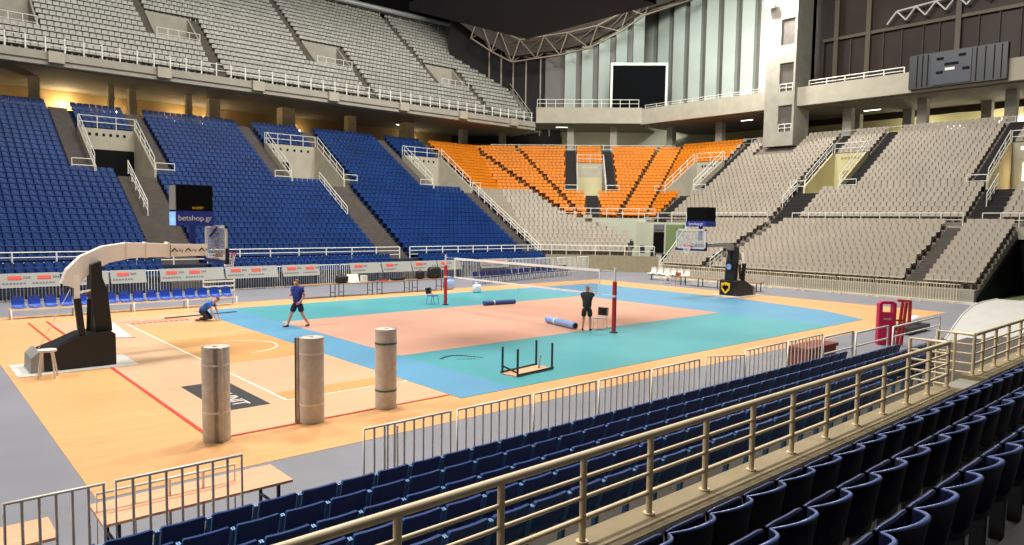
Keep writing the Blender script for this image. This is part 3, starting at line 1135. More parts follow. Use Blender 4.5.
fx = -21.5
i = 0
while fx < 24:
    i += 1
    barrier((fx, 18.5, 0), (fx + 2.45, 18.5, 0), 'white barred fence panel before the far stand, %s from the hoop end' % nth(i), h=1.3, nb=15, br=.024, r=.03, feet=False, z0=.03)
    fx += 2.5
adv = [(-21.8, -19.5), (-19.4, -17.1), (-17.0, -14.55), (-14.45, -12.4), (-12.3, -10.6), (-9.9, -6.5), (-6.4, -3.3), (-3.0, -.6), (1.6, 3.9), (4.0, 6.3), (6.4, 8.5), (8.6, 10.7), (12.5, 15.3)]
for i, (x0, x1) in enumerate(adv):
    t = thing('advertising_board', 'white printed advertising board on the far fence, %s from the hoop end' % nth(i + 1), 'board', ((x0 + x1) / 2, 18.4, .7))
    fr = MB().prism([(x0, 18.08, .7), (x0, 18.14, .7), (x0, 18.42, 1.38), (x0, 18.36, 1.38)], (x1 - x0, 0, 0)).build('panel', 'advert_white', t)
    fm = lambda x, s: frame_m((x, 18.075 + .28 * s, .7 + .68 * s), (1, 0, 0), (0, .385, .923))
    L = x1 - x0
    for k in range(max(1, int(L / 1.2))):
        xc = x0 + .6 + k * 1.2
        b = MB()
        b.put(MB().box((-.28, -.09, 0), (.28, .09, .012)), fm(xc, .68))
        b.build('red_logo', 'red_line', fr)
        b = MB()
        for j in range(7):
            b.put(MB().box((-.5 + j * .14, -.04, 0), (-.41 + j * .14, .04, .01)), fm(xc, .3))
        for j in range(3):
            b.put(MB().box((.36 + j * .1, -.05, 0), (.43 + j * .1, .05, .01)), fm(xc, .7))
        b.build('printed_lettering', 'grey_text', fr)
    for x in (x0 + .2, x1 - .2):
        MB().cyl((x, 18.3, 1.0), (x, 18.3, 0), .02, n=5).build('stand', 'dark_steel', t)

# bench of blue seats
t = thing('bench', 'long white-framed bench with a row of blue plastic seats', 'bench', (-12.85, 11.35, 0))
MB().box((-17.35, 11.2, .36), (-8.3, 11.26, .44)).build('front_beam', 'white_paint', t)
MB().box((-17.35, 11.62, .36), (-8.3, 11.68, .44)).build('rear_beam', 'white_paint', t)
for x in (-17.3, -15.1, -12.85, -10.6, -8.35):
    MB().tube([(x, 11.15, 0), (x, 11.2, .4), (x, 11.68, .4), (x, 11.75, 0)], .03, 5).build('leg', 'white_paint', t)


def shell_seat(w=.44):
    """moulded seat shell, back towards +y, seat plane z=0"""
    b = MB()
    nu, prof = 5, [(-.22, .0), (-.2, .03), (.0, .0), (.16, .02), (.21, .12), (.25, .42), (.235, .44)]
    vs = []
    for th in (0, -.02):
        for i in range(nu):
            u = -1 + 2 * i / (nu - 1)
            for j, (y, z) in enumerate(prof):
                bend = (1 - u * u)
                yy = y + (th if j > 3 else 0) + (.03 * bend if j > 3 else 0)
                zz = z + (th if j <= 3 else 0) + (.035 * u * u if j < 4 else -.05 * u * u if j > 4 else 0)
                vs.append((u * w / 2, yy, zz))
    m = len(prof)
    fs = []
    for i in range(nu - 1):
        for j in range(m - 1):
            a = i * m + j
            fs.append((a, a + m, a + m + 1, a + 1))
            o = nu * m
            fs.append((o + a, o + a + 1, o + a + m + 1, o + a + m))
    o = nu * m
    for j in range(m - 1):
        fs.append((j, j + 1, o + j + 1, o + j))
        k = (nu - 1) * m + j
        fs.append((k, o + k, o + k + 1, k + 1))
    for i in range(nu - 1):
        a = i * m
        fs.append((a, o + a, o + a + m, a + m))
        a = i * m + m - 1
        fs.append((a, a + m, o + a + m, o + a))
    b.raw(vs, fs, 0, True)
    return b


SS = shell_seat()
for i in range(16):
    x = -17.02 + i * .555
    MB().put(SS, Matrix.Translation((x, 11.42, .47))).build('seat', 'bench_blue', t)
# white slatted panel behind the bench
t = thing('slatted_rack', 'white horizontally slatted rack standing behind the blue bench', 'rack', (-8.3, 14.0, 0))
for z in (.15, .4, .65, .9):
    MB().box((-9.0, 14, z), (-7.4, 14.04, z + .09)).build('slat', 'rail_white', t)
for x in (-9.0, -7.45):
    MB().box((x, 14.04, 0), (x + .06, 14.1, 1.05)).build('upright', 'rail_white', t)


def table(label, x0, x1, y0, y1, h, top, leg, lw=.035, name='folding_table'):
    t = thing(name, label, 'table', ((x0 + x1) / 2, (y0 + y1) / 2, 0))
    MB().box((x0, y0, h - .035), (x1, y1, h)).build('tabletop', top, t)
    for x in (x0 + .18, x1 - .18):
        for y in (y0 + .08, y1 - .08):
            MB().bar((x, y, 0), (x, y, h - .035), lw).build('leg', leg, t)
        MB().bar((x, y0 + .08, h * .35), (x, y1 - .08, h * .35), lw * .8).build('crossbar', leg, t)
    return t


tabs = [(-4.9, -2.75), (-2.6, -.45), (-.2, 2.0), (2.2, 4.3)]
for (x0, x1), n in zip(tabs, ('at the walking man', 'carrying the open laptop', 'in the middle of the far sideline', 'beside the far net post')):
    table('long brown-topped table with thin dark legs ' + n, x0, x1, 11.5, 12.2, .75, 'table_brown', 'dark_steel')


def sup(b, c, r, e=.5, nu=16, nv=8):
    sg = lambda q, p: math.copysign(abs(q) ** p, q)
    vs, fs = [], []
    for i in range(nv + 1):
        ph = math.pi * i / nv
        for j in range(nu):
            t_ = 2 * math.pi * j / nu
            k = 1 + .06 * math.sin(3 * t_ + i)
            vs.append((c[0] + r[0] * k * sg(math.sin(ph), e) * sg(math.cos(t_), e), c[1] + r[1] * k * sg(math.sin(ph), e) * sg(math.sin(t_), e), c[2] + r[2] * sg(math.cos(ph), e)))
    for i in range(nv):
        for j in range(nu):
            fs.append((i * nu + j, (i + 1) * nu + j, (i + 1) * nu + (j + 1) % nu, i * nu + (j + 1) % nu))
    b.raw(vs, fs, 0, True)
    return b


def bag(name, label, c, s, m, rz=0):
    t = thing(name, label, 'bag', c, rz)
    b = MB()
    sup(b, (c[0], c[1], c[2] + s[2] * .5), (s[0] / 2, s[1] / 2, s[2] / 2))
    b.build('body', m, t)
    MB().tube([(c[0] - s[0] * .25, c[1], c[2] + s[2] * .8), (c[0] - s[0] * .1, c[1], c[2] + s[2] * 1.15), (c[0] + s[0] * .1, c[1], c[2] + s[2] * 1.15), (c[0] + s[0] * .25, c[1], c[2] + s[2] * .8)], .015, 5).build('handle', m, t)
    return t


bag('sports_bag', 'black sports bag lying on the sideline table before the laptop', (-2.4, 11.85, .75), (.7, .45, .42), 'black_pad')
bag('sports_bag', 'dark flat bag on the middle sideline table', (1.2, 11.85, .75), (.85, .4, .18), 'black_pad')
bag('sports_bag', 'black rucksack on the table beside the far net post', (2.75, 11.85, .75), (.5, .4, .5), 'black_pad')
bag('sports_bag', 'large black bag standing high on the table by the net post', (3.75, 11.85, .75), (.85, .5, .7), 'black_pad')
t = thing('laptop', 'open grey laptop on the sideline table', 'laptop', (-1.6, 11.85, .75))
MB().box((-1.95, 11.7, .75), (-1.25, 12.0, .78)).build('keyboard', 'steel', t)
MB().bar((-1.6, 12.0, .77), (-1.6, 12.12, 1.2), .7, .02, up=V((0, -1, .2))).build('lid', 'steel', t)
t = thing('cardboard_box', 'small white box on the sideline table beside the laptop', 'box', (-1.0, 11.9, .75))
MB().box((-1.15, 11.75, .75), (-.85, 12.05, 1.1)).build('body', 'white_paint', t)
MB().box((-1.16, 11.74, 1.06), (-.84, 12.06, 1.11)).build('lid', 'white_paint', t)
t = thing('towel', 'small red towel folded on the sideline table', 'towel', (.2, 11.8, .75))
MB().box((0, 11.65, .75), (.45, 11.95, .8)).build('fold', 'red', t)
t = thing('equipment_bag', 'white sack standing beside the far net post', 'sack', (5.05, 9.3, 0))
sup(MB(), (5.05, 9.3, .27), (.24, .2, .25)).build('body', 'cloth_white', t)
MB().cyl((5.05, 9.3, .5), (5.05, 9.3, .62), .06, .1).build('neck', 'cloth_white', t)
t = thing('equipment_bag', 'pale blue sack between the tables and the far net post', 'sack', (4.9, 11.9, 0))
sup(MB(), (4.9, 11.9, .33), (.33, .28, .31)).build('body', 'mat_lightblue', t)
MB().cyl((4.9, 11.9, .62), (4.9, 11.9, .78), .07, .12).build('neck', 'mat_lightblue', t)


def chair(label, loc, rz, seat, back, leg, name='stacking_chair'):
    t = thing(name, label, 'chair', loc, rz)
    o = MB
    o().box((-.21, -.2, .43), (.21, .2, .46)).build('seat', seat, t, local=True)
    b = o()
    vs = []
    for th in (0, .03):
        for i in range(5):
            u = -1 + i / 2
            for z in (.52, .84):
                vs.append((u * .22, -.24 + .05 * u * u * -1 + th - (z - .6) * .15, z))
    fs = []
    for i in range(4):
        a = i * 2
        fs += [(a, a + 1, a + 3, a + 2), (10 + a, 12 + a, 13 + a, 11 + a), (a, a + 2, a + 12, a + 10), (a + 1, a + 11, a + 13, a + 3)]
    fs += [(0, 10, 11, 1), (8, 9, 19, 18)]
    b.raw(vs, fs)
    b.build('backrest', back, t, local=True)
    for x in (-.2, .2):
        o().tube([(x, .22, 0), (x, .17, .43)], .013, 5).build('leg', leg, t, local=True)
        o().tube([(x, -.26, 0), (x, -.18, .43), (x, -.22, .62), (x, -.25, .82)], .013, 5).build('leg', leg, t, local=True)
    return t


chair('black-backed chair with steel legs beside the near red net post', (.3, -4.55, 0.019), math.radians(110), 'white_paint', 'black_pad', 'steel', 'steel_chair')
chair('thin blue-framed chair beside the far red net post', (-.35, 6.1, .0), math.radians(200), 'mat_blue', 'black_pad', 'mat_blue', 'steel_chair')
c0 = None
for i in range(16):
    x = 8.6 + i * .74
    y = 13.6 + i * .16
    l = 'navy plastic chair in the sideline row, %s counted from the net post' % nth(i + 1)
    if c0 is None:
        c0 = chair(l, (x, y, 0), math.radians(186), 'chair_navy', 'chair_navy', 'dark_steel', 'plastic_chair')
        c0['group'] = 'navy chairs along the far sideline'
    else:
        dup(c0, (x, y, 0), math.radians(186), l)

# white benches
def seat_bench(label, a, c, n, m, rot):
    a, c = V(a), V(c)
    t = thing('bench', label, 'bench', (a + c) / 2)
    u = V((0, 0, 1))
    MB().bar(a + u * .4, c + u * .4, .1, .05).build('beam', 'dark_steel', t)
    for f in (.08, .5, .92):
        p = a.lerp(c, f)
        MB().bar(p, p + u * .4, .06).build('leg', 'dark_steel', t)
        MB().bar(p + u * .02 - V((.2, .2, 0)), p + u * .02 + V((.2, .2, 0)), .05, .04).build('foot', 'dark_steel', t)
    for i in range(n):
        p = a.lerp(c, (i + .5) / n)
        MB().put(SS, Matrix.Translation(p + u * .46) @ Matrix.Rotation(rot, 4, 'Z') @ Matrix.Scale(1.15, 4)).build('seat', m, t)


seat_bench('white six-seat bench before the lower end stand', (22.5, 10.1, 0), (22.5, 6.5, 0), 6, 'white_paint', math.radians(-90))
seat_bench('white bench of seats under the grey tunnel wall', (28.3, 20.4, 0), (31.1, 17.6, 0), 6, 'white_paint', math.radians(-45))
t = thing('draped_table', 'green cloth-covered table beside the tunnel mouth', 'table', (27.6, 21.6, 0))
MB().box((26.9, 21.3, .1), (28.5, 22.0, .95)).build('cloth', 'green_cloth', t)
MB().box((26.85, 21.25, .95), (28.55, 22.05, .99)).build('tabletop', 'green_cloth', t)
t = thing('folding_table', 'long pale folding table with dark legs behind the far baseline', 'table', (20.5, 2.0, 0))
MB().box((20.2, 5.75, .57), (20.9, -.3, .62)).build('tabletop', 'table_brown', t)
for y in (5.6, 4.2, 2.7, 1.2, -.1):
    for x in (20.28, 20.82):
        MB().bar((x, y, 0), (x, y, .58), .05).build('leg', 'dark_steel', t)
chair('white plastic chair behind the far baseline next to the long table', (20.3, 6.95, 0), math.radians(80), 'white_paint', 'white_paint', 'white_paint', 'plastic_chair')
chair('brown wooden chair behind the far baseline next to the white chair', (20.55, 6.25, 0), math.radians(85), 'table_brown', 'brown_red', 'table_brown', 'wooden_chair')
# end fence panels along the lower end rows
y = 10.2
i = 0
while y > -10.5:
    i += 1
    barrier((23.75, y, 0), (23.75, y - 2.25, 0), 'pale barred fence panel before the lower end stand, %s from the tunnel' % nth(i), h=1.1, nb=14, m='rail_cream', br=.016, r=.025, feet=True)
    y -= 2.3

# ------------------------------------------------------------------ volleyball net and posts
for y, l in ((5.5, 'red padded volleyball post on the far sideline'), (-5.5, 'red padded volleyball post beside the black chair')):
    t = thing('net_post', l, 'post', (0, y, 0))
    MB().cyl((0, y, .02), (0, y, 2.55), .045, n=10).build('pole', 'post_white', t)
    MB().cyl((0, y, .08), (0, y, 2.0), .085, n=12).build('padding', 'red', t)
    MB().cyl((0, y, .018), (0, y, .05), .16, n=12).build('base', 'dark_steel', t)
    MB().cyl((0, y, 1.4), (0, y, 1.48), .09, n=12).build('strap', 'post_white', t)
t = thing('volleyball_net', 'white-bordered volleyball net stretched across the court', 'net', (0, 0, 0))
MB().box((-.02, -4.75, 2.33), (.02, 4.75, 2.43)).build('top_band', 'net_white', t)
MB().box((-.02, -4.75, 1.42), (.02, 4.75, 1.49)).build('bottom_band', 'net_white', t)
MB().box((-.002, -4.75, 1.49), (.002, 4.75, 2.36)).build('mesh', 'net_black', t)
for y in (-4.72, 4.72):
    MB().box((-.014, y - .03, 1.43), (.014, y + .03, 2.43)).build('side_band', 'net_white', t)
for y in (-4.75, 4.75):
    s = 1 if y > 0 else -1
    for z in (2.4, 1.46):
        MB().cyl((0, y, z), (0, s * 5.46, z), .008, n=4).build('tension_rope', 'net_white', t)
MB().cyl((0, 0, 1.43), (0, 0, 1.0), .008, n=4).build('strap', 'mat_lightblue', t)

for p, q, m, l in (((1.35, 4.1, .14), (3.2, 3.85, .14), 'mat_blue', 'navy foam pad lying on the salmon court beyond the net'), ((-.2, -2.05, .16), (-.62, -4.05, .16), 'mat_lightblue', 'pale blue rolled pad lying beside the man at the net')):
    p, q = V(p), V(q)
    t = thing('foam_pad', l, 'pad', ((p + q) / 2).to_tuple()[:2] + (0.02,))
    MB().cyl(p, q, p.z - .02, n=14).build('cover', m, t)
    d = (q - p).normalized()
    MB().cyl(q, q + d * .02, .1, n=12).build('core', 'black_pad', t)
    MB().cyl(p.lerp(q, .3), p.lerp(q, .33), p.z - .012, n=14).build('strap', 'net_white', t)

# upturned table
t = thing('upturned_table', 'table lying upside down on the teal mat, four legs in the air', 'table', (-7.45, -8.65, .016))
c = [V((-8.24, -8.42, 0)), V((-8.16, -9.0, 0)), V((-6.62, -8.86, 0)), V((-6.66, -8.2, 0))]
b = MB()
b.hexa([(p.x, p.y, .017) for p in c], [(p.x, p.y, .05) for p in c])
b.build('tabletop', 'plywood', t)
ct = sum(c, V()) / 4
for p in c:
    e = p.lerp(ct, .06)
    MB().bar((e.x, e.y, .05), (e.x, e.y, .78), .045).build('leg', 'dark_steel', t)
for p, q in ((c[1], c[2]), (c[0], c[3])):
    MB().bar((p.x, p.y, .07), (q.x, q.y, .07), .04).build('apron', 'dark_steel', t)
MB().bar((-7.9, -8.7, .06), (-8.1, -8.3, .22), .04).build('brace', 'dark_steel', t)
MB().bar((-6.95, -8.6, .06), (-6.7, -8.4, .35), .04).build('brace', 'dark_steel', t)


# ------------------------------------------------------------------ carpet rolls
def roll(label, x, y, h, R, strap, zs, a0, flap):
    t = thing('carpet_roll', label, 'carpet roll', (x, y, .01))
    b = MB()
    N = 240
    turns = 6
    th = .028
    vs = []
    for i in range(N + 1):
        f = i / N
        ang = a0 + f * turns * 2 * math.pi
        r = .06 + (R - .06) * min(1, f * turns / (turns - 1.05))
        for rr in (r, r - th):
            for z in (.01, h):
                vs.append((x + rr * math.cos(ang), y + rr * math.sin(ang), z))
    if flap:
        ang = a0 + turns * 2 * math.pi
        for k in range(1, 4):
            s = V((-math.sin(ang), math.cos(ang), 0)) * .028 * k + V((math.cos(ang), math.sin(ang), 0)) * (.009 * k * k)
            for rr in (R, R - th):
                for z in (.01, h):
                    vs.append((x + rr * math.cos(ang) + s.x, y + rr * math.sin(ang) + s.y, z))
    n = len(vs) // 4
    fs1, fs2 = [], []
    for i in range(n - 1):
        a, c = i * 4, (i + 1) * 4
        q_ = [(a, c, c + 1, a + 1), (a + 2, a + 3, c + 3, c + 2), (a + 1, c + 1, c + 3, a + 3), (a, a + 2, c + 2, c)]
        fs1 += q_
    b.raw(vs, fs1)
    b.f.append((0, 1, 3, 2))
    b.mi.append(0)
    b.sm.append(False)
    e = (n - 1) * 4
    b.f.append((e, e + 2, e + 3, e + 1))
    b.mi.append(1)
    b.sm.append(False)
    b.build('rolled_sheet', ['carpet', 'carpet_dark'], t)
    for z in zs:
        m = MB()
        K = 24
        pts = [(x + (R + .006) * math.cos(2 * math.pi * k / K), y + (R + .006) * math.sin(2 * math.pi * k / K)) for k in range(K)]
        v2 = [(p[0], p[1], z) for p in pts] + [(p[0], p[1], z + .045) for p in pts]
        m.raw(v2, [(k, (k + 1) % K, K + (k + 1) % K, K + k) for k in range(K)], 0, True)
        m.build('strap', strap, t)
    return t


roll('standing roll of grey carpet with white straps beside the floor banner', -16.24, -9.42, 1.8, .25, 'strap_white', (.55, 1.45), -1.75, True)
roll('standing roll of grey carpet with white straps and a loose dark edge, middle one', -14.3, -9.42, 1.79, .25, 'strap_white', (.38, 1.44), 2.55, True)
roll('standing roll of grey carpet with green straps', -12.52, -9.42, 1.8, .24, 'strap_green', (.4, 1.46), .8, False)


# ------------------------------------------------------------------ basketball hoops
def hoop(label, x_end, sgn, yc, board_x, y_board, z_lift, emblem, arm_text):
    """sgn +1: base at the -x end, arm reaching to +x"""
    t = thing('basketball_hoop', label, 'basketball hoop', (x_end, yc, 0))
    X = lambda d: x_end + sgn * d
    P = lambda d, z, y: (X(d), y, z)
    y0, y1 = yc - .62, yc + .62
    # padded base, d = 0 at the rear
    prof = [(0, .02), (.02, .5), (.5, .68), (1.05, .92), (1.78, .96), (1.85, .9), (1.85, .02)]
    b = MB()
    b.prism([P(d, z, y0) for d, z in prof], (0, y1 - y0, 0))
    bs = b.build('base', 'black_pad', t)
    MB().prism([P(d, z, y0 - .01) for d, z in [(-.18, .03), (-.16, .42), (.02, .58), (.12, .5), (.12, .03)]], (0, y1 - y0 + .02, 0)).build('rear_pad', 'grey_pad', bs)
    MB().box(P(-.5, .011, y0 - .35), P(2.35, .022, y1 + .35)).build('floor_sheet', 'white_paint', bs)
    # padded mast
    b = MB()
    pr = [(1.42, .95), (1.84, .95), (1.74, 2.1), (1.62, 2.5), (1.6, 2.95), (1.35, 2.85), (1.33, 2.1)]
    b.prism([P(d, z, yc - .3) for d, z in pr], (0, .6, 0))
    mast = b.build('mast', 'black_pad', t)
    # lower strut
    MB().bar(P(1.05, .85, yc - .45), P(.96, 1.95, yc - .45), .18, .16).build('strut', 'black_pad', t)
    MB().bar(P(.96, 1.9, yc - .45), P(.98, 2.6, yc - .35), .14, .14).build('strut_rod', 'cream', t)
    MB().bar(P(1.0, 2.1, yc - .4), P(1.45, 2.15, yc - .2), .05).build('link', 'cream', t)
    MB().bar(P(1.25, 1.0, yc - .4), P(1.3, 1.9, yc - .35), .12).build('strut', 'black_pad', t)
    MB().cyl(P(.0, .6, yc - .5), P(.8, 2.2, yc - .45), .012, n=4).build('cable', 'steel', t)
    # arm
    bd = abs(board_x - x_end)
    cl = [(.85, 2.25, .42), (1.0, 2.58, .48), (1.3, 2.88, .5), (1.8, 3.12, .5), (2.4, 3.22, .47), (3.0, 3.22, .42), (3.9, 3.2, .38), (bd - .35, 3.2, .36)]
    if emblem:
        cl = [(d, z - .15, w_ * .55) for d, z, w_ in cl]
    pt, pb = [], []
    for i, (d, z, w) in enumerate(cl):
        a = cl[max(0, i - 1)]
        c = cl[min(len(cl) - 1, i + 1)]
        tx, tz = c[0] - a[0], c[1] - a[1]
        L = math.hypot(tx, tz)
        nx, nz = -tz / L, tx / L
        pt.append((d + nx * w / 2, z + nz * w / 2))
        pb.append((d - nx * w / 2, z - nz * w / 2))
    b = MB()
    n = len(cl)
    hw = .19
    vs = []
    yy = lambda i: yc + (y_board - yc) * min(1, cl[i][0] / bd)
    for i in range(n):
        for (d, z), y in ((pb[i], yy(i) - hw), (pt[i], yy(i) - hw), (pt[i], yy(i) + hw), (pb[i], yy(i) + hw)):
            vs.append(P(d, z, y))
    fs = []
    for i in range(n - 1):
        for j in range(4):
            k = (j + 1) % 4
            fs.append((i * 4 + j, i * 4 + k, i * 4 + 4 + k, i * 4 + 4 + j))
    fs += [(0, 3, 2, 1), (n * 4 - 4, n * 4 - 3, n * 4 - 2, n * 4 - 1)]
    b.raw(vs, fs)
    arm = b.build('arm', 'grey_pad' if emblem else 'cream', t)
    for d in (() if emblem else (2.35, 2.9, 3.55)):
        ya = yc + (y_board - yc) * d / bd
        MB().box(P(d - .025, 2.98, ya - .21), P(d + .025, 3.46, ya + .21)).build('collar', 'cream', arm)
    # board
    bx = board_x
    H0, H1, W = 2.86, 3.98, .98
    fr = MB()
    for ya, yb, za, zb in ((-W, W, H0, H0 + .09), (-W, W, H1 - .09, H1), (-W, -W + .09, H0, H1), (W - .09, W, H0, H1)):
        fr.box((bx - .03, y_board + ya, za), (bx + .03, y_board + yb, zb))
    brd = fr.build('backboard', 'white_paint', t)
    MB().box((bx - .012, y_board - W + .05, H0 + .05), (bx + .012, y_board + W - .05, H1 - .05)).build('board_glass', 'board_glass', brd)
    f2 = sgn * .02
    m = MB()
    for ya, yb, za, zb in ((-.32, .32, 3.05, 3.1), (-.32, .32, 3.5, 3.55), (-.32, -.27, 3.05, 3.55), (.27, .32, 3.05, 3.55)):
        m.box((bx + f2 - .008, y_board + ya, za), (bx + f2 + .008, y_board + yb, zb))
    m.build('target_square', 'white_paint', brd)
    MB().box((bx - .05, y_board - W - .03, H0 - .09), (bx + .05, y_board + W + .03, H0 + .02)).build('board_padding', 'chair_navy', brd)
    MB().box((bx - .05, y_board - W - .05, H0 - .09), (bx + .05, y_board - W, H0 + .4)).build('board_padding', 'black_pad', brd)
    rx = bx + sgn * .4
    rim = MB().tube([(rx + .225 * math.cos(k * math.pi / 8), y_board + .225 * math.sin(k * math.pi / 8), 3.05) for k in range(16)], .018, 5, closed=True).build('rim', 'red', t)
    MB().box((bx, y_board - .08, 2.98), (bx + sgn * .19, y_board + .08, 3.07)).build('rim_bracket', 'red', rim)
    m = MB()
    for k in range(12):
        a0, a1 = k * math.pi / 6, (k + .8) * math.pi / 6
        a2 = (k - .8) * math.pi / 6
        for aa in (a1, a2):
            m.cyl((rx + .22 * math.cos(a0), y_board + .22 * math.sin(a0), 3.04), (rx + .13 * math.cos(aa), y_board + .13 * math.sin(aa), 2.62), .006, n=3, caps=False)
    m.build('net', 'net_white', rim)
    # shot clock unit over the arm
    sx0, sx1 = sorted((bx - sgn * 1.25, bx - sgn * .15)) if sgn > 0 else (bx - .05, bx + .9)
    ys0, ys1 = (y_board - .2, y_board + .45) if sgn > 0 else (y_board - .95, y_board + .3)
    z0 = 4.1
    if sgn > 0:
        bxs = MB().box((sx0, ys0, z0 + .33), (sx1, ys1, z0 + 1.15)).build('shot_clock', 'black', t)
        MB().box((sx0 - .02, ys0 - .02, z0 - .15), (sx1 + .02, ys1 + .02, z0 + .33)).build('advert_panel', 'advert_blue', bxs)
        MB().box((sx0 - .03, ys0 + .01, z0 + .36), (sx0 - .005, ys1, z0 + 1.13)).build('side_panel', 'grey_pad', bxs)
        MB().box((sx0 - .03, ys0 + .01, z0 - .13), (sx0 - .021, ys1, z0 + .3)).build('side_screen', 'led_blue', bxs)
        text('advert_lettering', 'betshop.gr', .24, bxs, frame_m(((sx0 + sx1) / 2, ys0 - .023, z0 + .1), (1, 0, 0), (0, 0, 1)), 'post_white')
        text('maker_lettering', 'BODET', .11, bxs, frame_m(((sx0 + sx1) / 2 + .1, ys0 - .003, z0 + .42), (1, 0, 0), (0, 0, 1)), 'emblem_yellow')
        MB().bar(((sx0 + sx1) / 2, y_board + .1, 3.35), ((sx0 + sx1) / 2, y_board + .1, z0), .16).build('support', 'advert_blue', bxs)
        MB().bar((sx1 - .1, y_board - .15, 3.6), (bx, y_board - .2, 3.95), .06).build('brace', 'dark_steel', bxs)
    else:
        bxs = MB().box((sx0, ys0, z0 + .33), (sx1, ys1, z0 + 1.1)).build('shot_clock', 'black', t)
        MB().box((sx0 - .02, ys0 - .02, z0 + .02), (sx1 + .02, ys1 + .02, z0 + .33)).build('advert_panel', 'advert_blue', bxs)
        text('advert_lettering', 'betshop.gr', .22, bxs, frame_m((sx0 - .023, (ys0 + ys1) / 2, z0 + .17), (0, -1, 0), (0, 0, 1)), 'post_white')
        MB().bar(((sx0 + sx1) / 2, (ys0 + ys1) / 2, 3.35), ((sx0 + sx1) / 2, (ys0 + ys1) / 2, z0 + .1), .16).build('support', 'advert_blue', bxs)
    if emblem:
        # yellow shield with a dark two-headed bird on the front pad
        fx = X(2.1) + sgn * .012
        e = MB()
        sh = [(-.3, .28), (0, .34), (.3, .28), (.27, -.1), (0, -.36), (-.27, -.1)]
        e.prism([(fx, yc + .05 - a, .5 + z) for a, z in sh], (sgn * .012, 0, 0))
        sh_o = e.build('emblem', 'emblem_yellow', bs)
        e = MB()
        fx2 = fx + sgn * .014
        bird = [(0, .12), (.06, .2), (.12, .17), (.08, .12), (.2, .14), (.2, -.02), (.1, -.08), (.05, -.2), (-.05, -.2), (-.1, -.08), (-.2, -.02), (-.2, .14), (-.08, .12), (-.12, .17), (-.06, .2)]
        for i in range(len(bird)):
            a, c = bird[i], bird[(i + 1) % len(bird)]
            e.prism([(fx2, yc + .05, .5), (fx2, yc + .05 - a[0], .5 + a[1]), (fx2, yc + .05 - c[0], .5 + c[1])], (sgn * .008, 0, 0))
        e.build('bird', 'black', sh_o)
        e = MB().cyl((X(1.9), yc, 1.75), (X(1.9) + sgn * .03, yc, 1.75), .17, n=14)
        e.build('badge', 'mat_lightblue', mast)
    if arm_text:
        for i in range(3):
            d = 3.72 + i * .42
            y = yc + (y_board - yc) * d / bd - hw - .012
            m = MB()
            for a, c in (((-.09, .0), (0, .1)), ((0, .1), (.09, 0))):
                m.bar(P(d + a[0], 3.16 + a[1], y), P(d + c[0], 3.16 + c[1], y), .015, .03)
            m.build('arm_emblem', 'black', arm)
            text('arm_lettering', 'ny', .15, arm, frame_m(P(d + .19, 3.2, y), (1, 0, 0), (0, 0, 1)), 'black', .003)
        MB().box(P(3.58, 3.02, yc + (y_board - yc) * .7 - hw - .02), P(3.6, 3.38, yc + (y_board - yc) * .7 - hw)).build('arm_frame', 'black', arm)
    return t


m = bpy.data.materials.new('board_glass')
m.use_nodes = True
p_ = m.node_tree.nodes['Principled BSDF']
p_.inputs['Base Color'].default_value = (.55, .62, .66, 1)
p_.inputs['Alpha'].default_value = .28
p_.inputs['Roughness'].default_value = .1
MATS['board_glass'] = m
hoop('wheeled basketball hoop with long white curved arm and black padded base', -17.95, 1, -.15, -12.85, .55, 0, False, True)
hoop('wheeled basketball hoop with yellow shield on its black base beyond the net', 18.45, -1, -.35, 12.85, -.15, 0, True, False)
# stool beside the hoop
t = thing('stool', 'small white stool beside the padded hoop base', 'stool', (-17.85, -1.5, 0))
MB().cyl((-17.85, -1.5, .7), (-17.85, -1.5, .75), .22, n=14).build('seat', 'white_paint', t)
for a in range(4):
    x, y = math.cos(a * math.pi / 2 + .5), math.sin(a * math.pi / 2 + .5)
    MB().bar((-17.85 + .16 * x, -1.5 + .16 * y, .7), (-17.85 + .27 * x, -1.5 + .27 * y, .01), .03).build('leg', 'white_paint', t)

# ------------------------------------------------------------------ near stand
ny0, npitch = -14.05, .78
b = MB()
for k in range(5):
    b.box((-24, ny0 - k * npitch, 0), (10, ny0 - (k + 1) * npitch, .03 + .14 * k))
b.box((-24, ny0 - 5 * npitch, 0), (10, -18.5, .75))
b.build('floor_terrace_near', 'step_dark', kind='structure')
MB().box((-24, -18.5, 0), (-6.0, -18.95, 1.275)).build('wall_near_parapet', 'parapet', kind='structure')
MB().box((-4.6, -18.5, 0), (12, -18.95, 1.275)).build('wall_near_parapet', 'parapet', kind='structure')
MB().box((-6.0, -18.5, 0), (-4.6, -18.95, 1.2)).build('floor_gate_step', 'concrete', kind='structure')
b = MB()
b.box((-24, -18.95, 0), (12, -20.35, 1.27))
b.box((-24, -20.35, 0), (12, -21.05, 1.51))
b.box((-24, -21.05, 0), (12, -21.75, 1.67))
b.box((-24, -21.75, 0), (12, -25, 2.2))
b.build('floor_terrace_near_upper', 'step_black', kind='structure')


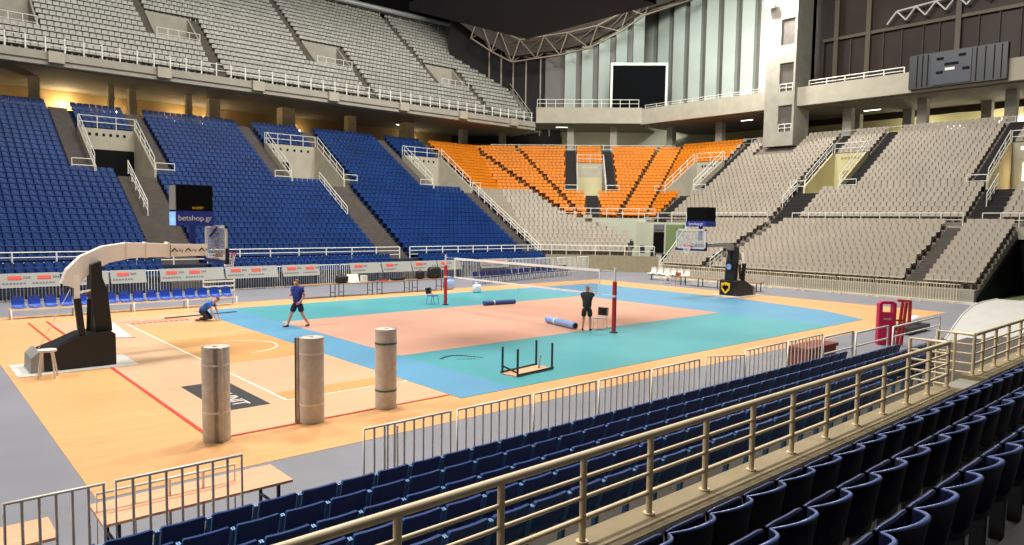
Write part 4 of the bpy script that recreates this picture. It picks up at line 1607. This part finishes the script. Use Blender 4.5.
def folding_seat():
    t = thing('folding_chair', 'x', 'seat')
    # local: faces +y, origin on the step at the back of the seat
    b = MB()
    vs = []
    for th in (0, 1):
        for i in range(5):
            u = -1 + i / 2
            for j, (y, z) in enumerate([(.06, .36), (.015, .5), (-.05, .735), (-.055, .75)]):
                vs.append((u * .235 * (1 - .04 * (j == 3)), y + th * .045 - .02 * (1 - u * u) * (1 if j else .5), z))
    fs = []
    for i in range(4):
        for j in range(3):
            a = i * 4 + j
            fs += [(a, a + 4, a + 5, a + 1), (20 + a, 21 + a, 25 + a, 24 + a)]
        a = i * 4
        fs += [(a, 20 + a, 24 + a, a + 4), (a + 3, a + 7, a + 27, a + 23)]
    k0 = len(fs)
    for j in range(3):
        fs += [(j, j + 1, 21 + j, 20 + j), (16 + j, 36 + j, 37 + j, 17 + j)]
    b.raw(vs, fs)
    for j in range(k0, len(fs)):
        b.mi[j] = 1
    b.build('backrest', ['seat_navy', 'seat_edge'], t, local=True)
    b = MB()
    b.prism([(-.22, .10, .36), (-.22, .14, .36), (-.22, .13, .66), (-.22, .09, .68)], (.44, 0, 0))
    b.build('seat_pan', 'seat_navy', t, local=True)
    for x in (-.265, .265):
        b = MB()
        b.bar((x, .1, 0), (x, .06, .42), .03, .06)
        b.bar((x, .05, .42), (x, -.03, .72), .018, .05)
        b.bar((x, .06, .42), (x, .32, .44), .03, .03)
        b.build('side_bracket', 'bracket', t, local=True)
    return t


proto = None
ROWN = ['front row behind the barriers', 'second row behind the barriers', 'third row behind the barriers', 'fourth row behind the barriers', 'row next to the parapet']
for k in range(5):
    y = ny0 - k * npitch - .62
    z = .03 + .14 * k
    x1 = [-.9, .9, .9, -1.0, -6.3][k]
    x = -20.6
    n = 0
    while x < x1:
        q = proj((x, y, z + .75))
        if q and q[0] > -25 and q[1] < 600:
            n += 1
            l = 'navy folding seat in the %s, %s from the plywood table end' % (ROWN[k], nth(n))
            if proto is None:
                proto = folding_seat()
                proto.location = (x, y, z)
                proto['label'] = l
                proto['group'] = 'navy folding seats before the parapet'
            else:
                dup(proto, (x, y, z), 0, l)
        x += .555


def tub_seat():
    t = thing('tub_chair', 'x', 'seat')
    nu, nv = 11, 6
    vs = []
    for th in (0, 1):
        for i in range(nu):
            u = -1 + 2 * i / (nu - 1)
            for j in range(nv):
                f = j / (nv - 1)
                y = .10 - .155 * (1 - abs(u) ** 2.2) * (.55 + .45 * f)
                z = .36 + .43 * f - .05 * u * u * f
                vs.append((u * (.255 + .012 * f), y - .022 * th, z))
    fs = []
    o = nu * nv
    for i in range(nu - 1):
        for j in range(nv - 1):
            a = i * nv + j
            fs += [(a, a + nv, a + nv + 1, a + 1), (o + a, o + a + 1, o + a + nv + 1, o + a + nv)]
        a = i * nv
        fs.append((a, o + a, o + a + nv, a + nv))
    for j in range(nv - 1):
        a = (nu - 1) * nv + j
        fs += [(j, j + 1, o + j + 1, o + j), (a, o + a, o + a + 1, a + 1)]
    b = MB()
    b.raw(vs, fs, 0, True)
    b.build('back_shell', 'seat_navy_dark', t, local=True)
    r = MB()
    r.tube([(vs[i * nv + nv - 1][0], vs[i * nv + nv - 1][1] - .011, vs[i * nv + nv - 1][2]) for i in range(nu)], [.008 + .012 * (1 - (abs(-1 + 2 * i / (nu - 1)))) for i in range(nu)], 6)
    r.build('rim', 'seat_rim', t, local=True)
    # seat pan folded upright in front of the shell
    pn = MB()
    pv = []
    for th in (0, 1):
        for i in range(7):
            u = -1 + i / 3
            for j, (y, z) in enumerate([(.02, .40), (.09, .56), (.115, .73), (.115, .75)]):
                pv.append((u * .235, y + .035 * th - .02 * (1 - u * u), z - .02 * u ** 4))
    pf_ = []
    for i in range(6):
        for j in range(3):
            a = i * 4 + j
            pf_ += [(a, a + 1, a + 5, a + 4), (28 + a, 28 + a + 4, 28 + a + 5, 28 + a + 1)]
        a = i * 4 + 3
        pf_.append((a, 28 + a, 28 + a + 4, a + 4))
    pn.raw(pv, pf_, 0, True)
    pan = pn.build('seat_pan', 'seat_navy_dark', t, local=True)
    e = MB()
    e.tube([(pv[i * 4 + 3][0], pv[i * 4 + 3][1] + .017, pv[i * 4 + 3][2]) for i in range(7)], .007, 5)
    e.build('pan_edge', 'seat_rim', pan, local=True)
    m = MB()
    m.bar((0, .06, 0), (0, .06, .42), .1, .06)
    m.build('pedestal', 'dark_steel', t, local=True)
    return t


proto = None
for k, (y, z, nm) in enumerate(((-20.13, 1.29, 'row touching the beige parapet'), (-20.83, 1.63, 'middle row of curved seats'), (-21.46, 1.86, 'row of curved seats closest to the camera'))):
    x = -18.5 + k * .13
    n = 0
    while x < -1:
        q = proj((x, y, z + .75))
        if q and -30 < q[0] < 1060 and q[1] < 570 and not (k == 2 and q[1] > 560):
            n += 1
            l = 'dark navy curved-back seat, %s, %s along' % (nm, nth(n))
            zb = (1.27, 1.51, 1.67)[k]
            if proto is None:
                proto = tub_seat()
                proto.location = (x, y, zb)
                proto['label'] = l
                proto['group'] = 'curved navy seats behind the parapet'
                proto.scale = (1, 1, 1)
            else:
                dup(proto, (x, y, zb), 0, l)
        x += .535

# beige rail on the parapet
def cream_rail(label, x0, x1, posts, ret):
    y, z = -18.68, 1.275
    t = thing('guard_rail', label, 'railing', (x0, y, z))
    pts = [(x0, y, z + .83), (x1, y, z + .83)]
    MB().tube(pts, .04, 10).build('top_rail', 'rail_cream', t)
    for h in (.62, .43):
        MB().cyl((x0, y, z + h), (x1, y, z + h), .02, n=8).build('mid_rail', 'rail_cream', t)
    MB().cyl((x0, y, z + .23), (x1, y, z + .23), .028, n=8).build('bottom_rail', 'rail_cream', t)
    for x in posts:
        p = MB().cyl((x, y, z), (x, y, z + .82), .033, n=10).build('post', 'rail_cream', t)
        MB().cyl((x, y, z), (x, y, z + .02), .06, n=10).build('flange', 'rail_cream', p)
    if ret is not None:
        a, c = ret
        ys, z1 = -18.02, .75
        MB().tube([(a, y, z + .83), (a, ys, z + .83), (a, ys, z1)], .035, 8).build('return_rail', 'rail_cream', t)
        for h in (.62, .43, .23, .04):
            MB().cyl((a, y, z + h), (a, ys, z + h), .022, n=6).build('return_bar', 'rail_cream', t)
        MB().cyl((a, -18.34, z1), (a, -18.34, z + .82), .028, n=8).build('return_post', 'rail_cream', t)
    return t


cream_rail('long beige tubular guard rail on the parapet', -21.5, -6.05, [-6.05 - i * 1.0 for i in range(16)], (-6.05, 0))
cream_rail('short beige tubular guard rail beyond the gate gap', -4.5, 6, [-4.5, -3.9, -3.0, -2.0, -1.0, 0, 1, 2, 3, 4, 5, 6], (-4.5, 0))

# ------------------------------------------------------------------ near crowd barriers
BY = -13.85
segs = [(-21.6, -20.02), (-19.98, -18.97), (-18.91, -17.37)]
names = ['steel crowd barrier at the frame edge before the grey floor', 'steel crowd barrier before the small plywood sheet', 'steel crowd barrier before the long plywood table', 'steel crowd barrier opposite the green-strapped carpet roll',
         'steel crowd barrier opposite the blue mat corner', 'steel crowd barrier opposite the upturned table', 'steel crowd barrier between upturned table and net post', 'steel crowd barrier opposite the near net post',
         'steel crowd barrier in the last straight stretch before the gap', 'steel crowd barrier beside the white pipe frames', 'steel crowd barrier behind the slanted panel']
segs += [(-15.62, -13.96), (-13.88, -12.18), (-12.14, -10.40), (-10.36, -8.68), (-8.66, -6.82)]
i = 0
for p, q in segs:
    barrier((p, BY, 0), (q, BY, 0), names[i], h=1.12, nb=max(4, round((q - p) / .22)), m='steel', each=True, r=.024, br=.017)
    i += 1
barrier((-4.85, BY, 0), (-2.7, BY, 0), names[9], h=1.1, nb=9, m='steel', each=True, r=.024, br=.017)
barrier((-2.66, BY, 0), (-.55, BY, 0), names[10].replace('behind the slanted panel', 'before the brown crate'), h=1.1, nb=9, m='steel', each=True, r=.024, br=.017)
barrier((-5.9, -13.4, 0), (-4.9, -13.9, 0), 'white slanted barrier panel turned across the gap', h=1.0, nb=8, m='rail_white', each=True, r=.02, br=.014)
barrier((-19.0, -13.25, 0), (-17.25, -13.25, 0), 'low steel barrier frame standing over the plywood table', h=.8, nb=3, m='steel', each=True, r=.022, br=.018, feet=False)
t = thing('pipe_stand', 'small white upright pipe frame leaning at the crowd barrier', 'frame', (-15.05, -13.8, 0))
MB().tube([(-15.14, -13.78, .02), (-15.14, -13.78, 1.1), (-14.96, -13.78, 1.04), (-14.96, -13.78, .02)], .02, 6).build('pipe', 'rail_white', t)
MB().cyl((-15.14, -13.78, .4), (-14.96, -13.78, .36), .018, n=6).build('crossbar', 'rail_white', t)
for j, (p, q) in enumerate([(-.5, 1.5), (1.75, 4.3), (4.75, 9.4)]):
    t = thing('pipe_barrier', ['white pipe barrier with one middle bar before the brown crate', 'white pipe barrier with one middle bar before the magenta pad', 'white pipe barrier with one middle bar beyond the magenta pad'][j], 'barrier', ((p + q) / 2, BY, 0))
    h = 1.0 - .08 * j
    MB().tube([(p, BY, .02), (p, BY, h), (q, BY, h), (q, BY, .02)], .035, 6).build('frame', 'rail_white', t)
    MB().cyl((p, BY, .5), (q, BY, .5), .03, n=6).build('mid_bar', 'rail_white', t)
    for x in (p, q):
        MB().bar((x, BY - .15, .02), (x, BY + .15, .02), .05, .04).build('foot', 'rail_white', t)

# plywood tables by the barriers
t = table('long plywood-topped folding table lying behind the crowd barrier', -19.0, -16.65, -13.75, -12.95, .58, 'plywood', 'dark_steel', .04)
t = table('plywood table corner at the bottom frame edge', -21.4, -19.45, -13.75, -13.05, .58, 'plywood', 'dark_steel', .04)
t = thing('crate', 'brown crate behind the white barrier by the baseline', 'crate', (.6, -13.1, 0))
MB().box((-.5, -13.4, .01), (1.4, -12.8, .55)).build('body', 'brown_red', t)
MB().box((-.55, -13.45, .5), (1.45, -12.75, .6)).build('lid', 'brown_red', t)

# referee stand pad etc.
t = thing('referee_stand', 'tall magenta padded referee stand with a round opening', 'referee stand', (6.0, -13.1, 0))
b = MB()
d = V((.75, -.66, 0)).normalized()
o = V((5.75, -13.0, 0))
Q = lambda u, z: o + d * u + V((0, 0, z))
dep = V((.66, .75, 0)) * .2
RW, RH = .62, 1.58
out = [(0, .02), (RW, .02)]
b.prism([Q(u, z) for u, z in out if z < .5] + [Q(RW, RH - .4), Q(0, RH - .4)], dep)
b.prism([Q(0, RH - .4), Q(.12, RH - .4), Q(.12, RH), Q(0, RH - .08)], dep)
b.prism([Q(RW - .12, RH - .4), Q(RW, RH - .4), Q(RW, RH - .08), Q(RW - .12, RH)], dep)
b.prism([Q(.12, RH - .1), Q(RW - .12, RH - .1), Q(RW - .12, RH), Q(.12, RH)], dep)
b.build('padding', 'magenta', t)
for u in (RW + .08, RW + .22):
    MB().bar(Q(u, .02), Q(u + .12, RH - .02), .08).build('upright', 'red', t)
MB().bar(Q(RW, .9), Q(RW + .3, .9), .06).build('platform', 'brown_red', t)
text('pad_lettering', 'senoh',   .12, t, frame_m(Q(RW / 2, .95) - dep * .02, d, (0, 0, 1)), 'post_white', .003)
t = thing('trolley', 'low dark trolley with a bent red upright handle', 'trolley', (10.3, -12.5, 0))
MB().box((9.0, -12.9, .12), (11.4, -12.2, .28)).build('deck', 'dark_steel', t)
MB().tube([(10.2, -12.5, .28), (10.2, -12.5, 1.25), (9.75, -12.2, 1.28)], .07, 6).build('handle', 'red', t)
MB().ellip((10.9, -12.5, .42), (.3, .22, .2)).build('bundle', 'cloth_white', t)
for x in (9.2, 11.2):
    for y in (-12.8, -12.3):
        MB().cyl((x, y - .03, .07), (x, y + .03, .07), .06, n=10).build('wheel', 'black_pad', t)
# white tunnel canopy
t = thing('tunnel_canopy', 'large white fabric tunnel canopy beside the gate', 'canopy', (11, -16, 0))
pf = [(8.9, -.0), (9.2, .12), (9.9, .45), (10.8, .8), (12.0, 1.08), (13.5, 1.15), (15.5, 1.15)]
b = MB()
K = len(pf)
vs = []
for y in (-14.2, -16.4, -18.4):
    for x, z in pf:
        vs.append((x, y, z + .02))
b.raw(vs, [(r_ * K + i, (r_ + 1) * K + i, (r_ + 1) * K + i + 1, r_ * K + i + 1) for r_ in range(2) for i in range(K - 1)], 0, True)
b.poly([(x, -14.2, z + .01) for x, z in pf] + [(15.5, -14.2, 0)])
b.build('fabric', 'canopy', t)
for y in (-14.2, -16.4, -18.4):
    MB().tube([(x, y, z + .03) for x, z in pf], .03, 5).build('hoop', 'white_paint', t)
b = MB()
b.box((9.0, -18.4, 0), (15.5, -14.25, .02))
b.build('floor_skirt', 'canopy', t)
# grey seats far beyond the canopy and railing
barrier((17, -14.4, 0), (23, -14.4, 0), 'pale low fence behind the white canopy', h=.9, nb=24, m='rail_white', br=.016)


# ------------------------------------------------------------------ people
def skin_mesh(name, chains, m, parent, root=0, sub=2):
    """chains: list of lists of (x,y,z,r); points with equal coordinates are merged"""
    vs, rs, es, idx = [], [], [], {}
    for ch in chains:
        prev = None
        for p in ch:
            key = tuple(round(c, 4) for c in p[:3])
            if key not in idx:
                idx[key] = len(vs)
                vs.append(p[:3])
                rs.append(p[3])
            i = idx[key]
            if prev is not None and prev != i:
                es.append((prev, i))
            prev = i
    me = bpy.data.meshes.new(name)
    me.from_pydata(vs, es, [])
    me.materials.append(M_(m))
    o = bpy.data.objects.new(name, me)
    COL.objects.link(o)
    sk = o.modifiers.new('skin', 'SKIN')
    sk.use_smooth_shade = True
    for i, d in enumerate(me.skin_vertices[0].data):
        r = rs[i]
        d.radius = r if isinstance(r, tuple) else (r, r)
        d.use_root = (i == root)
    if sub:
        s = o.modifiers.new('subsurf', 'SUBSURF')
        s.levels = sub
        s.render_levels = sub
    o.parent = parent
    return o


def hand(w, d, side, curl):
    """finger chains from wrist w, direction d (unit), side vector (towards thumb), curl vector"""
    w, d, s, c = V(w), V(d).normalized(), V(side).normalized(), V(curl).normalized()
    P4 = lambda v, r: (v.x, v.y, v.z, r)
    palm = w + d * .045
    kn = w + d * .09
    out = [[P4(w, .026), P4(palm, (.02))]]
    for i, (off, L) in enumerate(((.03, .075), (.01, .085), (-.01, .08), (-.03, .06))):
        k0 = kn + s * off
        k1 = k0 + d * L * .5 + c * .008
        k2 = k1 + d * L * .3 + c * L * .35
        out.append([P4(palm, .02), P4(k0, .0105), P4(k1, .009), P4(k2, .0075)])
    t0 = w + d * .03 + s * .03
    t1 = t0 + d * .03 + s * .035 + c * .01
    t2 = t1 + d * .03 + s * .008 + c * .015
    out.append([P4(palm, .02), P4(t0, .013), P4(t1, .011), P4(t2, .009)])
    return out


def person(label, loc, rz, J, shirt, shorts, hair, long_legs=False, sleeve=.6, hem=.5, extra=None, bald=False):
    t = thing('person', label, 'person', loc, rz)
    g = lambda k: V(J[k])
    P4 = lambda v, r: (v[0], v[1], v[2], r)
    pel, sp, che, nk, hd = g('pelvis'), g('spine'), g('chest'), g('neck'), g('head')
    up = (hd - nk).normalized()
    ch = [[P4(pel, (.13, .09)), P4(sp, (.115, .085)), P4(che, (.14, .095)), P4(nk, .052), P4(nk + up * .07, .06), P4(hd, (.082, .095)), P4(hd + up * .085, (.07, .085))]]
    fw = V(J['face']).normalized()
    ch.append([P4(hd, (.082, .095)), P4(hd + fw * .1 - up * .02, .016)])
    ch.append([P4(nk + up * .07, .06), P4(nk + up * .085 + fw * .06, .035)])
    clothes = [[P4(pel - (sp - pel) * .2, (.2, .155)), P4(pel + (sp - pel) * .4, (.195, .15)), P4(sp + (che - sp) * .3, (.19, .15)), P4(che, (.2, .15)), P4(nk - up * .02, .085)]]
    low = [[P4(pel + (sp - pel) * .35, (.165, .13)), P4(pel, (.18, .135))]]
    shoes = []
    for s in ('l', 'r'):
        sh, el, wr = g('sh_' + s), g('el_' + s), g('wr_' + s)
        ch.append([P4(che, (.14, .095)), P4(sh, .055), P4(sh.lerp(el, .5), .05), P4(el, .042), P4(el.lerp(wr, .4), .04), P4(wr, .027)])
        side = V(J.get('thumb_' + s, (0, 0, 1)))
        for f in hand(wr, wr - el, side, V(J.get('curl_' + s, (0, .3, -.8)))):
            ch.append(f)
        clothes.append([P4(che, (.2, .15)), P4(sh, .09), P4(sh.lerp(el, .35), .08), P4(sh.lerp(el, sleeve), .074)])
        hp, kn_, an, to = g('hip_' + s), g('kn_' + s), g('an_' + s), g('to_' + s)
        ch.append([P4(pel, (.13, .09)), P4(hp, .088), P4(hp.lerp(kn_, .5), .08), P4(kn_, .056), P4(kn_.lerp(an, .35), .058), P4(an, .036), P4(an.lerp(to, .55), .036), P4(to, .026)])
        L = [P4(pel, (.18, .135)), P4(hp, .122)]
        if long_legs:
            L += [P4(hp.lerp(kn_, .5), .095), P4(kn_, .075), P4(kn_.lerp(an, .5), .07), P4(kn_.lerp(an, .92), .06)]
        else:
            L += [P4(hp.lerp(kn_, .5), .112), P4(hp.lerp(kn_, .88), .108)]
        low.append(L)
        shoes.append((an, to))
    skin_mesh('body', ch, 'skin', t)
    skin_mesh('shirt', clothes, shirt, t)
    skin_mesh('trousers' if long_legs else 'shorts', low, shorts, t)
    for an, to in shoes:
        d = to - an
        d.z = 0
        d = d.normalized()
        z = min(an.z, to.z)
        skin_mesh('shoe', [[P4(an - d * .05 + V((0, 0, -.045)), .042), P4(an + d * .05 + V((0, 0, -.05)), (.045, .04)), P4(to + d * .03 + V((0, 0, -.0)), (.042, .03))]], 'shoe_dark', t)
    # hair cap and face details
    b = MB()
    vs, fs = [], []
    nu, nv = 14, 6
    side = up.cross(fw).normalized()
    f2 = side.cross(up).normalized()
    c = hd + up * .045 - f2 * .012
    for i in range(nv + 1):
        for j in range(nu):
            a = 2 * math.pi * j / nu
            lim = 1.05 + .55 * (-math.cos(a))
            ph = lim * i / nv
            vs.append(c + side * .093 * math.sin(ph) * math.sin(a) + f2 * .11 * math.sin(ph) * math.cos(a) + up * .098 * math.cos(ph))
    for i in range(nv):
        for j in range(nu):
            fs.append((i * nu + j, (i + 1) * nu + j, (i + 1) * nu + (j + 1) % nu, i * nu + (j + 1) % nu))
    b.raw(vs, fs, 0, True)
    b.build('hair', hair, t, local=True)
    for s in (-1, 1):
        MB().ellip(hd + side * .035 * s + f2 * .068 + up * .012, (.011, .011, .011), 8, 5).build('eye', 'black', t, local=True)
        MB().ellip(hd + side * .086 * s - f2 * .005, (.014, .02, .03), 8, 5).build('ear', 'skin', t, local=True)
    m = hd + f2 * .066 - up * .05
    MB().ellip(m, (.025, .012, .007), 8, 5).build('mouth', 'brown_red', t, local=True)
    if extra:
        extra(t)
    return t


# man at the net: back to the camera, arms raised to the net band
person('person in black shirt and shorts reaching up to the net, seen from behind', (-.45, -4.5, .018), math.radians(-52), dict(
    pelvis=(0, 0, .93), spine=(0, -.01, 1.13), chest=(0, .0, 1.36), neck=(0, .02, 1.5), head=(0, .04, 1.62), face=(.1, 1, .1),
    sh_l=(-.2, .02, 1.43), el_l=(-.2, .26, 1.38), wr_l=(-.03, .4, 1.52), sh_r=(.2, .02, 1.43), el_r=(.24, .26, 1.36), wr_r=(.12, .42, 1.55),
    thumb_l=(1, 0, .2), thumb_r=(-1, 0, .2), curl_l=(0, .2, .6), curl_r=(0, .2, .6),
    hip_l=(-.1, 0, .88), kn_l=(-.13, .03, .48), an_l=(-.15, -.02, .085), to_l=(-.18, .14, .035), hip_r=(.1, 0, .88), kn_r=(.13, .04, .48), an_r=(.14, .0, .085), to_r=(.17, .17, .035)),
    'shirt_black', 'shorts_black', 'hair_grey')
# walking man
person('person in navy shirt and shorts walking across the court corner', (-9.0, 2.9, .02), math.radians(110), dict(
    pelvis=(0, 0, .9), spine=(0, .01, 1.1), chest=(0, .02, 1.33), neck=(0, .04, 1.47), head=(0, .06, 1.59), face=(.1, 1, -.15),
    sh_l=(-.2, .02, 1.4), el_l=(-.25, -.1, 1.14), wr_l=(-.2, .06, .95), sh_r=(.2, .02, 1.4), el_r=(.26, .06, 1.14), wr_r=(.12, .24, 1.16),
    thumb_l=(.6, 1, 0), thumb_r=(-.5, .2, 1), curl_l=(.5, .5, 0), curl_r=(-.6, .2, 0),
    hip_l=(-.1, 0, .86), kn_l=(-.16, -.04, .48), an_l=(-.22, -.3, .1), to_l=(-.24, -.16, .035), hip_r=(.1, 0, .86), kn_r=(.17, .14, .47), an_r=(.28, .22, .085), to_r=(.32, .38, .035)),
    'shirt_navy', 'shorts_navy', 'hair_grey').scale = (1.08, 1.08, 1.08)


def vest(t):
    skin_mesh('vest_panel', [[(-.16, .12, .72, .05), (-.19, .24, .78, .055), (-.18, .34, .84, .05)], [(.16, .12, .72, .05), (.19, .24, .78, .055), (.18, .34, .84, .05)]], 'cloth_white', t, sub=1)


# kneeling man
person('person in blue shirt and dark trousers kneeling with hands on the floor', (-11.3, 6.6, .012), math.radians(-132), dict(
    pelvis=(0, -.12, .42), spine=(0, .04, .58), chest=(0, .22, .72), neck=(0, .36, .8), head=(0, .48, .86), face=(0, .8, -.6),
    sh_l=(-.19, .26, .73), el_l=(-.22, .38, .45), wr_l=(-.16, .5, .17), sh_r=(.19, .26, .73), el_r=(.22, .36, .45), wr_r=(.14, .46, .17),
    thumb_l=(1, 0, 0), thumb_r=(-1, 0, 0), curl_l=(0, .6, -.3), curl_r=(0, .6, -.3),
    hip_l=(-.1, -.1, .4), kn_l=(-.16, .22, .1), an_l=(-.14, -.22, .1), to_l=(-.14, -.34, .05), hip_r=(.1, -.1, .4), kn_r=(.17, .22, .12), an_r=(.15, -.2, .1), to_r=(.15, -.33, .05)),
    'shirt_blue', 'trousers_dark', 'hair_brown', long_legs=True, extra=vest)
t = thing('floor_strip', 'dark strip lying on the floor behind the kneeling person', 'strip', (-10.8, 8.2, .02))
MB().bar((-12.4, 8.2, .03), (-9.3, 8.6, .03), .12, .03).build('bar', 'dark_steel', t)

# ------------------------------------------------------------------ lights
w = bpy.data.worlds.new('world')
scene.world = w
w.use_nodes = True
w.node_tree.nodes['Background'].inputs['Color'].default_value = (1, .95, .88, 1)
w.node_tree.nodes['Background'].inputs['Strength'].default_value = WORLD = .11


def area(loc, size, energy, target=None, col=(1, .965, .9), spread=180):
    l = bpy.data.lights.new('arena_light', 'AREA')
    l.shape = 'RECTANGLE'
    l.size, l.size_y = size
    l.energy = energy
    l.color = col
    l.spread = math.radians(spread)
    o = bpy.data.objects.new('arena_light', l)
    o.location = loc
    if target is not None:
        o.rotation_euler = (V(target) - V(loc)).to_track_quat('-Z', 'Y').to_euler()
    COL.objects.link(o)
    return o


for x in (-14, 0, 14):
    for y in (-5, 11):
        area((x, y, 36), (5, 3), 6300)
area((-34, 4, 26), (8, 4), 5200, (-8, -4, 0))
area((10, 4, 35), (10, 8), 4300, (36, 30, 12), spread=110)
for x in (-12, 4, 20, 34):
    area((x, 27, 36), (10, 3), 520, (x, 48, 23), spread=80)
area((14, -4, 34), (8, 8), 3500, (46, -2, 14))
area((42.6, 13.2, 27), (1.2, 1.2), 5000, (44.8, 12.2, 24.5))
area((38, 26, 30), (6, 3), 1800, (52, 26, 20), (.9, 1, .92))
for y in (-9, -3.5, 3):
    l = bpy.data.lights.new('arena_light', 'POINT')
    l.energy, l.color, l.shadow_soft_size = 330, (1, .93, .66), .3
    o = bpy.data.objects.new('arena_light', l)
    o.location = (55.2, y, 13.6)
    COL.objects.link(o)
for w_, d_ in ((0, 55), (5, 55), (10, 55)):
    p_ = COR.P(w_, d_, 15.5)
    area(p_, (2, 1), 60, (p_[0] + 1, p_[1] + 1, 12), (1, .92, .75))
scene.view_settings.view_transform = 'Standard'
scene.view_settings.look = 'None'
scene.view_settings.exposure = 0
